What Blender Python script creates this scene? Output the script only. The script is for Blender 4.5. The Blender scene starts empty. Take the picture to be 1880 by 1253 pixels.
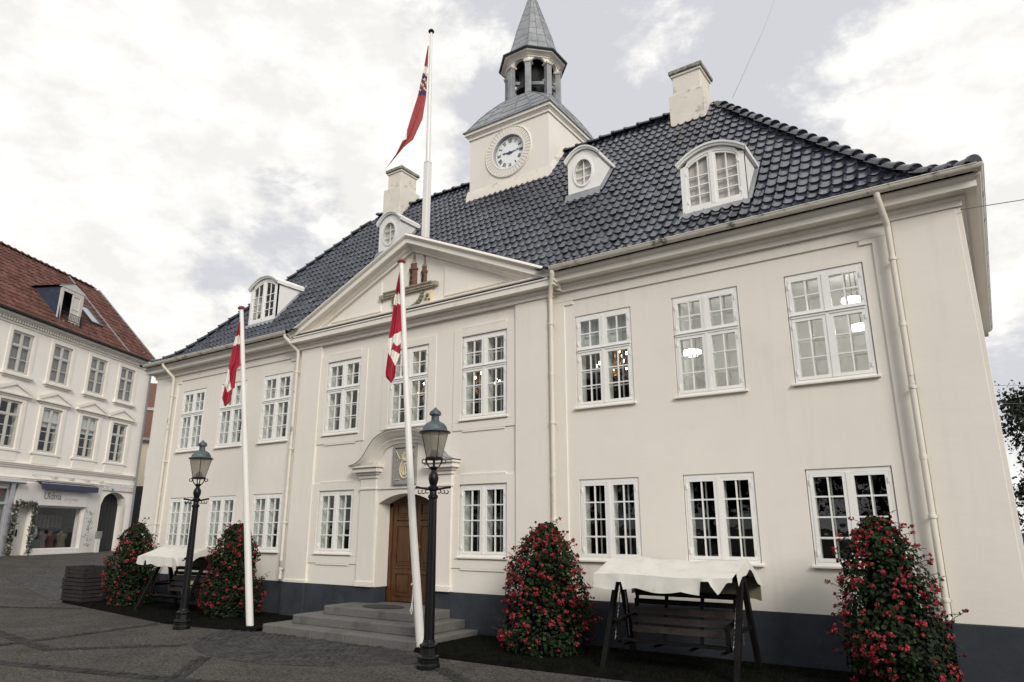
import bpy, math, random
import numpy as np
from math import sin, cos, pi, radians, sqrt, atan2
from mathutils import Vector, Matrix
random.seed(7); RNG = np.random.default_rng(7)
scene = bpy.context.scene
COL = scene.collection

# ------------------------------------------------------------------ helpers
class MB:
    def __init__(s): s.v=[]; s.f=[]; s.m=[]
    def add(s, vs, fs, m=0):
        o=len(s.v); s.v.extend([tuple(p) for p in vs])
        for f in fs: s.f.append(tuple(i+o for i in f)); s.m.append(m)
    def box(s,x0,x1,y0,y1,z0,z1,m=0):
        if x0>x1: x0,x1=x1,x0
        if y0>y1: y0,y1=y1,y0
        if z0>z1: z0,z1=z1,z0
        s.add([(x0,y0,z0),(x1,y0,z0),(x1,y1,z0),(x0,y1,z0),(x0,y0,z1),(x1,y0,z1),(x1,y1,z1),(x0,y1,z1)],
              [(0,3,2,1),(4,5,6,7),(0,1,5,4),(1,2,6,5),(2,3,7,6),(3,0,4,7)],m)
    def quad(s,a,b,c,d,m=0): s.add([a,b,c,d],[(0,1,2,3)],m)
    def prism_y(s,poly,y0,y1,m=0):            # poly in (x,z), counter-clockwise seen from -y
        n=len(poly); vs=[(x,y0,z) for x,z in poly]+[(x,y1,z) for x,z in poly]
        fs=[tuple(range(n)),tuple(range(2*n-1,n-1,-1))]+[(i,i+n,(i+1)%n+n,(i+1)%n) for i in range(n)]
        s.add(vs,fs,m)
    def prism_x(s,poly,x0,x1,m=0):            # poly in (y,z)
        n=len(poly); vs=[(x0,y,z) for y,z in poly]+[(x1,y,z) for y,z in poly]
        fs=[tuple(range(n)),tuple(range(2*n-1,n-1,-1))]+[(i,i+n,(i+1)%n+n,(i+1)%n) for i in range(n)]
        s.add(vs,fs,m)
    def lathe(s,prof,n=16,c=(0,0,0),m=0,cap=True):
        k=len(prof); vs=[]
        for r,z in prof:
            for i in range(n): a=2*pi*i/n; vs.append((c[0]+r*cos(a),c[1]+r*sin(a),c[2]+z))
        fs=[]
        for j in range(k-1):
            for i in range(n): fs.append((j*n+i,j*n+(i+1)%n,(j+1)*n+(i+1)%n,(j+1)*n+i))
        if cap: fs.append(tuple(range(n-1,-1,-1))); fs.append(tuple((k-1)*n+i for i in range(n)))
        s.add(vs,fs,m)
    def tube(s,pts,r,n=8,m=0):
        pts=[Vector(p) for p in pts]; k=len(pts)
        rs=r if isinstance(r,(list,tuple)) else [r]*k
        vs=[]; up=None
        for j,p in enumerate(pts):
            t=(pts[min(j+1,k-1)]-pts[max(j-1,0)]).normalized()
            if up is None:
                up=Vector((0,0,1)) if abs(t.z)<.9 else Vector((1,0,0))
            a=t.cross(up).normalized(); b=a.cross(t).normalized(); up=b
            for i in range(n):
                q=2*pi*i/n; vs.append(p+rs[j]*(cos(q)*a+sin(q)*b))
        fs=[tuple(range(n)),tuple((k-1)*n+n-1-i for i in range(n))]
        for j in range(k-1):
            for i in range(n): fs.append((j*n+i,(j+1)*n+i,(j+1)*n+(i+1)%n,j*n+(i+1)%n))
        s.add(vs,fs,m)
    def bar(s,a,b,w,d,m=0,up=(0,0,1)):        # rectangular bar from a to b
        a=Vector(a);b=Vector(b);t=(b-a).normalized();u=Vector(up)
        if abs(t.dot(u))>.98: u=Vector((0,1,0))
        p=t.cross(u).normalized()*w/2;q=p.cross(t).normalized()*d/2
        vs=[a-p-q,a+p-q,a+p+q,a-p+q,b-p-q,b+p-q,b+p+q,b-p+q]
        s.add(vs,[(0,3,2,1),(4,5,6,7),(0,1,5,4),(1,2,6,5),(2,3,7,6),(3,0,4,7)],m)
    def loft(s,rings,m=0,closed=True,cap=False):
        n=len(rings[0]); vs=[p for r in rings for p in r]; fs=[]
        for j in range(len(rings)-1):
            for i in range(n if closed else n-1):
                fs.append((j*n+i,j*n+(i+1)%n,(j+1)*n+(i+1)%n,(j+1)*n+i))
        if cap: fs.append(tuple(range(n-1,-1,-1))); fs.append(tuple((len(rings)-1)*n+i for i in range(n)))
        s.add(vs,fs,m)
    def sphere(s,c,r,n=10,k=6,m=0,sz=1):
        s.lathe([(max(1e-4,r*sin(pi*j/k)),-r*cos(pi*j/k)*sz) for j in range(k+1)],n,c,m,cap=False)
    def mesh(s,name,mats,smooth=False):
        me=bpy.data.meshes.new(name); me.from_pydata(s.v,[],s.f)
        for q in (mats if isinstance(mats,(list,tuple)) else [mats]): me.materials.append(q)
        if any(s.m): me.polygons.foreach_set('material_index',s.m)
        if smooth:
            me.polygons.foreach_set('use_smooth',[True]*len(s.f))
            if smooth!='all':
                try: me.set_sharp_from_angle(angle=radians(38))
                except Exception: pass
        me.validate(); me.update(); return me
    def build(s,name,mats,parent=None,smooth=False,loc=(0,0,0),label=None,bevel=0):
        o=bpy.data.objects.new(name,s.mesh(name,mats,smooth)); COL.objects.link(o); o.location=loc
        if parent: o.parent=parent
        if label: o['label']=label
        if bevel:
            b=o.modifiers.new('Bevel','BEVEL'); b.width=bevel; b.segments=2; b.limit_method='ANGLE'; b.angle_limit=radians(40)
        return o
def nmesh(name,V,F,mats,parent=None,midx=None,smooth=False):
    me=bpy.data.meshes.new(name); me.from_pydata([tuple(p) for p in V],[],[tuple(int(i) for i in f) for f in F])
    for q in (mats if isinstance(mats,(list,tuple)) else [mats]): me.materials.append(q)
    if midx is not None: me.polygons.foreach_set('material_index',list(map(int,midx)))
    if smooth: me.polygons.foreach_set('use_smooth',[True]*len(F))
    me.update(); o=bpy.data.objects.new(name,me); COL.objects.link(o)
    if parent: o.parent=parent
    return o
def tag(o,label=None,cat=None,group=None,kind=None):
    if label:o['label']=label
    if cat:o['category']=cat
    if group:o['group']=group
    if kind:o['kind']=kind
    return o
def empty(name,loc=(0,0,0),rz=0,label=None,cat=None,group=None):
    o=bpy.data.objects.new(name,None); COL.objects.link(o); o.location=loc; o.rotation_euler=(0,0,rz)
    o.empty_display_size=.2
    return tag(o,label,cat,group)
def copy_tree(o,parent=None):
    c=o.copy(); COL.objects.link(c); c.parent=parent
    for ch in list(o.children): copy_tree(ch,c)
    return c
def text_mesh(txt,size,depth,name,mat,parent,M,shear=0,sx=1):
    cu=bpy.data.curves.new('t','FONT'); cu.body=txt; cu.size=size; cu.extrude=depth; cu.shear=shear; cu.resolution_u=3
    to=bpy.data.objects.new('t',cu); COL.objects.link(to); bpy.context.view_layer.update()
    me=bpy.data.meshes.new_from_object(to.evaluated_get(bpy.context.evaluated_depsgraph_get()))
    bpy.data.objects.remove(to); bpy.data.curves.remove(cu)
    me.transform(M@Matrix.Diagonal((sx,1,1,1))); me.materials.clear(); me.materials.append(mat); me.name=name
    o=bpy.data.objects.new(name,me); COL.objects.link(o); o.parent=parent; return o

# ------------------------------------------------------------------ materials
def mat(name,col,rough=.6,metal=0,var=.0,vscale=3,bump=0,bscale=40,spec=.5,coat=0,detail=6,stain=None,stscale=1.2,stlo=.55,sthi=.75,trans=0,mixs=None):
    m=bpy.data.materials.new(name); m.use_nodes=True; nt=m.node_tree; N=nt.nodes; L=nt.links
    b=N['Principled BSDF']; b.inputs['Base Color'].default_value=(*col,1); b.inputs['Roughness'].default_value=rough
    b.inputs['Metallic'].default_value=metal; b.inputs['Specular IOR Level'].default_value=spec
    if coat: b.inputs['Coat Weight'].default_value=coat; b.inputs['Coat Roughness'].default_value=.08
    tc=N.new('ShaderNodeTexCoord'); src=None
    if var or stain:
        src=N.new('ShaderNodeRGB'); src.outputs[0].default_value=(*col,1); src=src.outputs[0]
        if var:
            nz=N.new('ShaderNodeTexNoise'); nz.inputs['Scale'].default_value=vscale; nz.inputs['Detail'].default_value=detail
            L.new(tc.outputs['Object'],nz.inputs['Vector'])
            mr=N.new('ShaderNodeMapRange'); mr.inputs[1].default_value=.3; mr.inputs[2].default_value=.7; mr.inputs[3].default_value=1-var; mr.inputs[4].default_value=1+var
            L.new(nz.outputs[0],mr.inputs[0])
            mx=N.new('ShaderNodeVectorMath'); mx.operation='SCALE'; L.new(src,mx.inputs[0]); L.new(mr.outputs[0],mx.inputs['Scale']); src=mx.outputs[0]
        if stain:
            nz=N.new('ShaderNodeTexNoise'); nz.inputs['Scale'].default_value=stscale; nz.inputs['Detail'].default_value=8; nz.inputs['Roughness'].default_value=.65
            L.new(tc.outputs['Object'],nz.inputs['Vector'])
            mr=N.new('ShaderNodeMapRange'); mr.inputs[1].default_value=stlo; mr.inputs[2].default_value=sthi; L.new(nz.outputs[0],mr.inputs[0])
            mx=N.new('ShaderNodeMix'); mx.data_type='RGBA'; L.new(mr.outputs[0],mx.inputs[0]); L.new(src,mx.inputs[6]); mx.inputs[7].default_value=(*stain,1); src=mx.outputs[2]
        L.new(src,b.inputs['Base Color'])
    if bump:
        nz=N.new('ShaderNodeTexNoise'); nz.inputs['Scale'].default_value=bscale; nz.inputs['Detail'].default_value=5
        L.new(tc.outputs['Object'],nz.inputs['Vector'])
        bp=N.new('ShaderNodeBump'); bp.inputs['Strength'].default_value=bump; bp.inputs['Distance'].default_value=.01
        L.new(nz.outputs[0],bp.inputs['Height']); L.new(bp.outputs[0],b.inputs['Normal'])
    return m
M={}
def plaster(name,col):
    m=mat(name,col,rough=.85,var=.02,vscale=1.1,stain=tuple(c*.90 for c in col),stscale=.8,stlo=.56,sthi=.9,spec=.2)
    nt=m.node_tree;N=nt.nodes;L=nt.links;b=N['Principled BSDF']
    tc=N.new('ShaderNodeTexCoord')
    old=b.inputs['Base Color'].links[0].from_socket
    m5=N.new('ShaderNodeMapping'); m5.inputs['Scale'].default_value=(5.5,5.5,.38); L.new(tc.outputs['Object'],m5.inputs['Vector'])
    n5=N.new('ShaderNodeTexNoise'); n5.inputs['Scale'].default_value=1; n5.inputs['Detail'].default_value=7; n5.inputs['Roughness'].default_value=.65; L.new(m5.outputs[0],n5.inputs['Vector'])
    n6=N.new('ShaderNodeTexNoise'); n6.inputs['Scale'].default_value=.45; n6.inputs['Detail'].default_value=3; L.new(tc.outputs['Object'],n6.inputs['Vector'])
    k6=N.new('ShaderNodeMapRange'); k6.inputs[1].default_value=.42; k6.inputs[2].default_value=.66; L.new(n6.outputs[0],k6.inputs[0])
    k5=N.new('ShaderNodeMapRange'); k5.inputs[1].default_value=.50; k5.inputs[2].default_value=.76; k5.inputs[4].default_value=.20; L.new(n5.outputs[0],k5.inputs[0])
    k7=N.new('ShaderNodeMath'); k7.operation='MULTIPLY'; L.new(k5.outputs[0],k7.inputs[0]); L.new(k6.outputs[0],k7.inputs[1])
    x5=N.new('ShaderNodeMix'); x5.data_type='RGBA'; L.new(k7.outputs[0],x5.inputs[0]); L.new(old,x5.inputs[6]); x5.inputs[7].default_value=(.40,.36,.30,1); L.new(x5.outputs[2],b.inputs['Base Color'])
    mp=N.new('ShaderNodeMapping'); mp.inputs['Scale'].default_value=(1,1,3); L.new(tc.outputs['Object'],mp.inputs['Vector'])
    n1=N.new('ShaderNodeTexNoise'); n1.inputs['Scale'].default_value=1.6; n1.inputs['Detail'].default_value=3; L.new(mp.outputs[0],n1.inputs['Vector'])
    n2=N.new('ShaderNodeTexNoise'); n2.inputs['Scale'].default_value=45; n2.inputs['Detail'].default_value=4; L.new(tc.outputs['Object'],n2.inputs['Vector'])
    ad=N.new('ShaderNodeMath'); ad.operation='MULTIPLY_ADD'; L.new(n2.outputs[0],ad.inputs[0]); ad.inputs[1].default_value=.18; L.new(n1.outputs[0],ad.inputs[2])
    bp=N.new('ShaderNodeBump'); bp.inputs['Strength'].default_value=.2; bp.inputs['Distance'].default_value=.02
    L.new(ad.outputs[0],bp.inputs['Height']); L.new(bp.outputs[0],b.inputs['Normal'])
    return m
M['plaster']=plaster('white_plaster',(.80,.757,.69))
M['plaster2']=plaster('townhouse_plaster',(.84,.80,.74))
M['mould']=mat('painted_moulding',(.80,.757,.69),rough=.7,var=.03,vscale=2,stain=(.58,.53,.45),stscale=2.2,stlo=.6,sthi=.85,spec=.25,bump=.15,bscale=30)
M['white']=mat('white_window_paint',(.84,.835,.81),rough=.42,var=.03,vscale=4,bump=.08,bscale=60)
M['gutterp']=mat('painted_gutter',(.70,.655,.58),rough=.5,var=.05,vscale=6,stain=(.17,.145,.11),stscale=4,stlo=.55,sthi=.66)
M['pipe']=mat('painted_pipe',(.70,.655,.58),rough=.5,var=.04,vscale=4,stain=(.30,.31,.34),stscale=3.5,stlo=.60,sthi=.64)
M['plinth']=mat('dark_slate_paint',(.040,.046,.057),rough=.75,var=.22,vscale=2.2,stain=(.075,.078,.08),stscale=3.5,stlo=.60,sthi=.78,bump=.3,bscale=14,spec=.2)
M['lead']=mat('weathered_lead',(.30,.31,.325),rough=.5,metal=.25,var=.16,vscale=3.5,stain=(.17,.18,.20),stscale=2,stlo=.5,sthi=.75,bump=.12,bscale=9)
M['leads']=mat('lead_seam',(.20,.205,.22),rough=.5,metal=.25,var=.2,vscale=6)
M['leadd']=mat('dark_lead',(.045,.05,.06),rough=.45,metal=.2,var=.2,vscale=4)
M['stone']=mat('grey_granite',(.135,.130,.124),rough=.75,var=.28,vscale=60,stain=(.06,.058,.054),stscale=2,stlo=.5,sthi=.8,bump=.3,bscale=60)
M['cap']=mat('lichen_concrete',(.34,.32,.28),rough=.9,var=.3,vscale=14,stain=(.10,.09,.075),stscale=4,stlo=.45,sthi=.62,bump=.5,bscale=25)
M['chim']=mat('chimney_plaster',(.72,.675,.60),rough=.9,var=.05,vscale=3,stain=(.26,.24,.20),stscale=3.2,stlo=.56,sthi=.7,bump=.35,bscale=14)
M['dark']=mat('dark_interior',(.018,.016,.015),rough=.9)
M['office']=mat('office_wall',(.82,.815,.80),rough=.9)
M['officefloor']=mat('office_floor',(.42,.40,.37),rough=.6)
M['black']=mat('black_iron',(.006,.006,.007),rough=.38,var=.3,vscale=20,spec=.28)
M['copper']=mat('patina_cap',(.10,.125,.14),rough=.5,metal=.35,var=.3,vscale=9,stain=(.05,.06,.07),stscale=6,stlo=.5,sthi=.7)
M['pole']=mat('white_flagpole',(.80,.785,.75),rough=.35,var=.02)
M['knob']=mat('red_knob',(.25,.035,.04),rough=.35)
M['flagr']=mat('flag_red',(.36,.012,.035),rough=.75,var=.06,vscale=20,bump=.1,bscale=200)
M['flagw']=mat('flag_white',(.80,.77,.72),rough=.75,var=.03,vscale=20)
M['flagr2']=mat('faded_flag_red',(.36,.060,.062),rough=.75,var=.08,vscale=12)
M['flagb']=mat('flag_blue',(.05,.045,.105),rough=.75)
M['flagbr']=mat('flag_brown',(.16,.08,.06),rough=.75)
M['gold']=mat('gilt_paint',(.62,.45,.22),rough=.5,var=.1,vscale=20)
M['goldp']=mat('pale_gilt',(.72,.60,.42),rough=.55,var=.1,vscale=20)
M['slab']=mat('plaque_stone',(.30,.285,.27),rough=.7,var=.3,vscale=25,bump=.3,bscale=40)
M['plaqf']=mat('plaque_frame',(.27,.275,.26),rough=.6,var=.15,vscale=10)
M['brass']=mat('brass',(.5,.36,.13),rough=.3,metal=.9)
M['brick']=mat('relief_brick',(.15,.075,.055),rough=.85,var=.35,vscale=30,bump=.4,bscale=40)
M['relief']=mat('relief_stone',(.33,.29,.235),rough=.85,var=.3,vscale=20,bump=.3,bscale=30)
M['reliefg']=mat('relief_green',(.17,.165,.12),rough=.85,var=.35,vscale=20,bump=.3,bscale=30)
M['canvas']=mat('canvas',(.66,.64,.59),rough=.85,var=.05,vscale=6,stain=(.46,.42,.35),stscale=4,stlo=.56,sthi=.82,bump=.5,bscale=9)
M['canvasi']=mat('canvas_back',(.16,.145,.10),rough=.9,var=.1,vscale=5)
M['swood']=mat('dark_stained_wood',(.006,.0055,.0055),rough=.65,spec=.15,var=.4,vscale=8,bump=.3,bscale=30)
M['swoodb']=mat('worn_brown_wood',(.034,.024,.020),rough=.6,var=.35,vscale=10,bump=.3,bscale=30)
M['chain']=mat('chain_steel',(.45,.45,.46),rough=.3,metal=.9)
M['cush']=mat('cushion_cloth',(.34,.36,.20),rough=.9,var=.08,vscale=8)
M['leaf']=mat('leaf_green',(.010,.019,.006),rough=.65,spec=.16,var=.45,vscale=9)
M['leafl']=mat('leaf_light_green',(.024,.040,.013),rough=.6,spec=.2,var=.35,vscale=9)
M['petal']=mat('red_petal',(.21,.006,.011),rough=.6,var=.3,vscale=12)
M['petalp']=mat('pink_red_petal',(.28,.012,.026),rough=.6,var=.3,vscale=12)
M['stem']=mat('stem',(.05,.05,.025),rough=.7)
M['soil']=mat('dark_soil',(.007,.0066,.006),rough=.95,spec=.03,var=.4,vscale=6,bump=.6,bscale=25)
M['grass']=mat('grass_blade',(.009,.012,.005),rough=.8,spec=.08,var=.4,vscale=3)
M['treeleaf']=mat('tree_leaf',(.020,.028,.012),rough=.6,var=.4,vscale=2)
M['bark']=mat('bark',(.035,.028,.022),rough=.9,var=.3,vscale=8,bump=.5,bscale=20)
M['pallet']=mat('old_pallet_wood',(.016,.013,.011),rough=.85,var=.45,vscale=7,stain=(.16,.145,.12),stscale=6,stlo=.66,sthi=.7,bump=.4,bscale=25)
M['settb']=mat('dark_band_setts',(.030,.0295,.029),rough=.75,var=.45,vscale=5,bump=.4,bscale=40,spec=.2)
M['sett']=mat('grey_setts',(.040,.040,.041),rough=.7,spec=.25,var=.45,vscale=5,bump=.4,bscale=40)
M['wood']=None
M['rtile']=None
M['slate']=mat('dormer_slate',(.035,.045,.075),rough=.5,var=.2,vscale=6)
M['greyw']=mat('grey_window_paint',(.52,.50,.46),rough=.5,var=.05,vscale=5)
M['shopw']=mat('shop_fascia_paint',(.62,.60,.57),rough=.5,var=.04,vscale=3)
M['awn']=mat('navy_awning',(.035,.038,.075),rough=.85,var=.2,vscale=12)
M['alu']=mat('aluminium',(.50,.50,.52),rough=.35,metal=.7)
M['signg']=mat('sign_grey_letters',(.16,.15,.14),rough=.5)
M['signp']=mat('sign_pale_letters',(.42,.40,.37),rough=.5)
M['shopred']=mat('red_sign',(.30,.02,.03),rough=.4)
M['blue']=mat('blue_sign',(.02,.03,.12),rough=.4)
M['petrol']=mat('teal_sign',(.08,.19,.28),rough=.4)
M['mint']=mat('mint_box',(.07,.11,.095),rough=.6)
M['wool1']=mat('pale_wool',(.26,.29,.31),rough=.95,var=.2,vscale=20)
M['wool2']=mat('mauve_wool',(.10,.078,.075),rough=.95,var=.4,vscale=30)
M['wool3']=mat('wine_wool',(.045,.014,.014),rough=.95,var=.3,vscale=20)
M['wool4']=mat('olive_wool',(.085,.078,.050),rough=.95,var=.4,vscale=30)
M['garl']=mat('garland_leaf',(.045,.05,.035),rough=.8,var=.5,vscale=20)
M['garlw']=mat('garland_white',(.30,.28,.25),rough=.8,var=.3,vscale=20)
M['yellow']=mat('yellow_plaster',(.66,.58,.44),rough=.85,var=.04)
M['redbrick']=mat('red_brick',(.14,.072,.056),rough=.9,var=.25,vscale=14,bump=.3,bscale=20)
M['cab']=mat('cable_grey',(.13,.13,.13),rough=.5)
M['rub']=mat('dark_door_mat',(.035,.035,.037),rough=.95,var=.3,vscale=40)
M['gate']=mat('gate_black',(.006,.007,.009),rough=.6)
M['post']=mat('grey_post_box',(.20,.20,.21),rough=.5)
M['rope']=mat('rope',(.7,.68,.62),rough=.9)
M['lampw']=None

def wood_mat():
    m=bpy.data.materials.new('oak_door'); m.use_nodes=True; nt=m.node_tree;N=nt.nodes;L=nt.links;b=N['Principled BSDF']
    tc=N.new('ShaderNodeTexCoord'); mp=N.new('ShaderNodeMapping'); mp.inputs['Scale'].default_value=(14,14,1.3); L.new(tc.outputs['Object'],mp.inputs[0])
    nz=N.new('ShaderNodeTexNoise'); nz.inputs['Scale'].default_value=2.2; nz.inputs['Detail'].default_value=8; nz.inputs['Distortion'].default_value=.6; L.new(mp.outputs[0],nz.inputs[0])
    cr=N.new('ShaderNodeValToRGB'); cr.color_ramp.elements[0].position=.3; cr.color_ramp.elements[0].color=(.042,.017,.006,1); cr.color_ramp.elements[1].position=.75; cr.color_ramp.elements[1].color=(.155,.067,.022,1)
    L.new(nz.outputs[0],cr.inputs[0]); L.new(cr.outputs[0],b.inputs['Base Color']); b.inputs['Roughness'].default_value=.38
    bp=N.new('ShaderNodeBump'); bp.inputs['Strength'].default_value=.2; bp.inputs['Distance'].default_value=.004; L.new(nz.outputs[0],bp.inputs['Height']); L.new(bp.outputs[0],b.inputs['Normal'])
    return m
M['wood']=wood_mat()
def tile_mat(name,c0,c1,rough,coat,spec=.5):
    m=bpy.data.materials.new(name); m.use_nodes=True; nt=m.node_tree;N=nt.nodes;L=nt.links;b=N['Principled BSDF']
    at=N.new('ShaderNodeAttribute'); at.attribute_name='tint'
    tc=N.new('ShaderNodeTexCoord'); nz=N.new('ShaderNodeTexNoise'); nz.inputs['Scale'].default_value=7; nz.inputs['Detail'].default_value=8; L.new(tc.outputs['Object'],nz.inputs[0])
    ad=N.new('ShaderNodeMath'); ad.operation='MULTIPLY_ADD'; L.new(nz.outputs[0],ad.inputs[0]); ad.inputs[1].default_value=.5; L.new(at.outputs['Fac'],ad.inputs[2])
    mr=N.new('ShaderNodeMapRange'); mr.inputs[1].default_value=.2; mr.inputs[2].default_value=1.3; L.new(ad.outputs[0],mr.inputs[0])
    mx=N.new('ShaderNodeMix'); mx.data_type='RGBA'; L.new(mr.outputs[0],mx.inputs[0]); mx.inputs[6].default_value=(*c0,1); mx.inputs[7].default_value=(*c1,1)
    n4=N.new('ShaderNodeTexNoise'); n4.inputs['Scale'].default_value=1.1; n4.inputs['Detail'].default_value=9; n4.inputs['Roughness'].default_value=.7; L.new(tc.outputs['Object'],n4.inputs[0])
    m4=N.new('ShaderNodeMapRange'); m4.inputs[1].default_value=.5; m4.inputs[2].default_value=.75; m4.inputs[4].default_value=.55; L.new(n4.outputs[0],m4.inputs[0])
    x4=N.new('ShaderNodeMix'); x4.data_type='RGBA'; L.new(m4.outputs[0],x4.inputs[0]); L.new(mx.outputs[2],x4.inputs[6]); x4.inputs[7].default_value=(*[q*.45+.018 for q in c1],1)
    L.new(x4.outputs[2],b.inputs['Base Color'])
    r2=N.new('ShaderNodeMapRange'); r2.inputs[3].default_value=rough*.7; r2.inputs[4].default_value=rough*1.5; L.new(nz.outputs[0],r2.inputs[0]); L.new(r2.outputs[0],b.inputs['Roughness'])
    b.inputs['Specular IOR Level'].default_value=spec; b.inputs['Coat Weight'].default_value=coat; b.inputs['Coat Roughness'].default_value=.12
    bp=N.new('ShaderNodeBump'); bp.inputs['Strength'].default_value=.15; bp.inputs['Distance'].default_value=.01; L.new(nz.outputs[0],bp.inputs['Height']); L.new(bp.outputs[0],b.inputs['Normal'])
    return m
M['tile']=tile_mat('glazed_navy_tile',(.006,.008,.018),(.056,.062,.088),.22,.6)
M['rtile']=tile_mat('red_clay_tile',(.085,.040,.033),(.165,.078,.062),.85,0,.2)
def glass_mat(name='window_glass',k=1.5,tint=(.93,.95,.94)):
    m=bpy.data.materials.new(name); m.use_nodes=True; nt=m.node_tree;N=nt.nodes;L=nt.links
    for n in list(N): N.remove(n)
    o=N.new('ShaderNodeOutputMaterial'); t=N.new('ShaderNodeBsdfTransparent'); t.inputs[0].default_value=(*tint,1)
    g=N.new('ShaderNodeBsdfGlossy'); g.inputs['Roughness'].default_value=.015
    lw=N.new('ShaderNodeLayerWeight'); lw.inputs[0].default_value=.5; pw=N.new('ShaderNodeMath'); pw.operation='POWER'; pw.inputs[1].default_value=5; L.new(lw.outputs['Facing'],pw.inputs[0])
    mu=N.new('ShaderNodeMath'); mu.operation='MULTIPLY_ADD'; mu.use_clamp=True; mu.inputs[1].default_value=.96*k; mu.inputs[2].default_value=.04*k; L.new(pw.outputs[0],mu.inputs[0])
    tc=N.new('ShaderNodeTexCoord'); nz=N.new('ShaderNodeTexNoise'); nz.inputs['Scale'].default_value=3.5; nz.inputs['Detail'].default_value=2; L.new(tc.outputs['Object'],nz.inputs[0])
    bp=N.new('ShaderNodeBump'); bp.inputs['Strength'].default_value=.12; bp.inputs['Distance'].default_value=.02; L.new(nz.outputs[0],bp.inputs['Height']); L.new(bp.outputs[0],g.inputs['Normal'])
    mx=N.new('ShaderNodeMixShader'); L.new(mu.outputs[0],mx.inputs[0]); L.new(t.outputs[0],mx.inputs[1]); L.new(g.outputs[0],mx.inputs[2]); L.new(mx.outputs[0],o.inputs[0])
    return m
M['glass']=glass_mat(k=1.0)
M['glassb']=glass_mat('dull_glass',.6,(.95,.95,.95))
def frost():
    m=bpy.data.materials.new('frosted_lantern_glass'); m.use_nodes=True; nt=m.node_tree;N=nt.nodes;L=nt.links
    for n in list(N): N.remove(n)
    o=N.new('ShaderNodeOutputMaterial'); t=N.new('ShaderNodeBsdfTransparent'); t.inputs[0].default_value=(.86,.84,.79,1)
    d=N.new('ShaderNodeBsdfTranslucent'); d.inputs[0].default_value=(.62,.59,.52,1)
    d2=N.new('ShaderNodeBsdfDiffuse'); d2.inputs[0].default_value=(.42,.40,.35,1)
    g=N.new('ShaderNodeBsdfGlossy'); g.inputs['Roughness'].default_value=.12
    a=N.new('ShaderNodeMixShader'); a.inputs[0].default_value=.5; L.new(d.outputs[0],a.inputs[1]); L.new(d2.outputs[0],a.inputs[2])
    b=N.new('ShaderNodeMixShader'); b.inputs[0].default_value=.5; L.new(t.outputs[0],b.inputs[1]); L.new(a.outputs[0],b.inputs[2])
    c=N.new('ShaderNodeMixShader'); c.inputs[0].default_value=.07; L.new(b.outputs[0],c.inputs[1]); L.new(g.outputs[0],c.inputs[2]); L.new(c.outputs[0],o.inputs[0])
    return m
M['frost']=frost()
def emit(name,col,s):
    m=bpy.data.materials.new(name); m.use_nodes=True; b=m.node_tree.nodes['Principled BSDF']; b.inputs['Base Color'].default_value=(*col,1)
    b.inputs['Emission Color'].default_value=(*col,1); b.inputs['Emission Strength'].default_value=s; return m
M['lampw']=emit('lit_ceiling_lamp',(1,.96,.90),15)
M['bulb']=emit('lit_candle_bulb',(1,.62,.36),22)
def asphalt():
    m=bpy.data.materials.new('exposed_aggregate_paving'); m.use_nodes=True; nt=m.node_tree;N=nt.nodes;L=nt.links;b=N['Principled BSDF']
    tc=N.new('ShaderNodeTexCoord')
    v=N.new('ShaderNodeTexVoronoi'); v.inputs['Scale'].default_value=44; L.new(tc.outputs['Object'],v.inputs[0])
    n=N.new('ShaderNodeTexNoise'); n.inputs['Scale'].default_value=.9; n.inputs['Detail'].default_value=9; n.inputs['Roughness'].default_value=.6; L.new(tc.outputs['Object'],n.inputs[0])
    n3=N.new('ShaderNodeTexNoise'); n3.inputs['Scale'].default_value=120; n3.inputs['Detail'].default_value=3; L.new(tc.outputs['Object'],n3.inputs[0])
    s=N.new('ShaderNodeSeparateColor'); L.new(v.outputs['Color'],s.inputs[0])
    a=N.new('ShaderNodeMath'); a.operation='MULTIPLY_ADD'; L.new(s.outputs[0],a.inputs[0]); a.inputs[1].default_value=.75; L.new(n3.outputs[0],a.inputs[2])
    cr=N.new('ShaderNodeValToRGB'); e=cr.color_ramp.elements; e[0].position=.35; e[0].color=(.005,.005,.0049,1); e[1].position=1.2; e[1].color=(.105,.10,.092,1)
    L.new(a.outputs[0],cr.inputs[0])
    mr=N.new('ShaderNodeMapRange'); mr.inputs[1].default_value=.3; mr.inputs[2].default_value=.7; mr.inputs[3].default_value=.72; mr.inputs[4].default_value=1.15; L.new(n.outputs[0],mr.inputs[0])
    mx=N.new('ShaderNodeVectorMath'); mx.operation='SCALE'; L.new(cr.outputs[0],mx.inputs[0]); L.new(mr.outputs[0],mx.inputs['Scale']); L.new(mx.outputs[0],b.inputs['Base Color'])
    b.inputs['Roughness'].default_value=.9; b.inputs['Specular IOR Level'].default_value=.08
    bp=N.new('ShaderNodeBump'); bp.inputs['Strength'].default_value=.5; bp.inputs['Distance'].default_value=.01; L.new(v.outputs['Distance'],bp.inputs['Height']); L.new(bp.outputs[0],b.inputs['Normal'])
    return m
M['asph']=asphalt()
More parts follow.
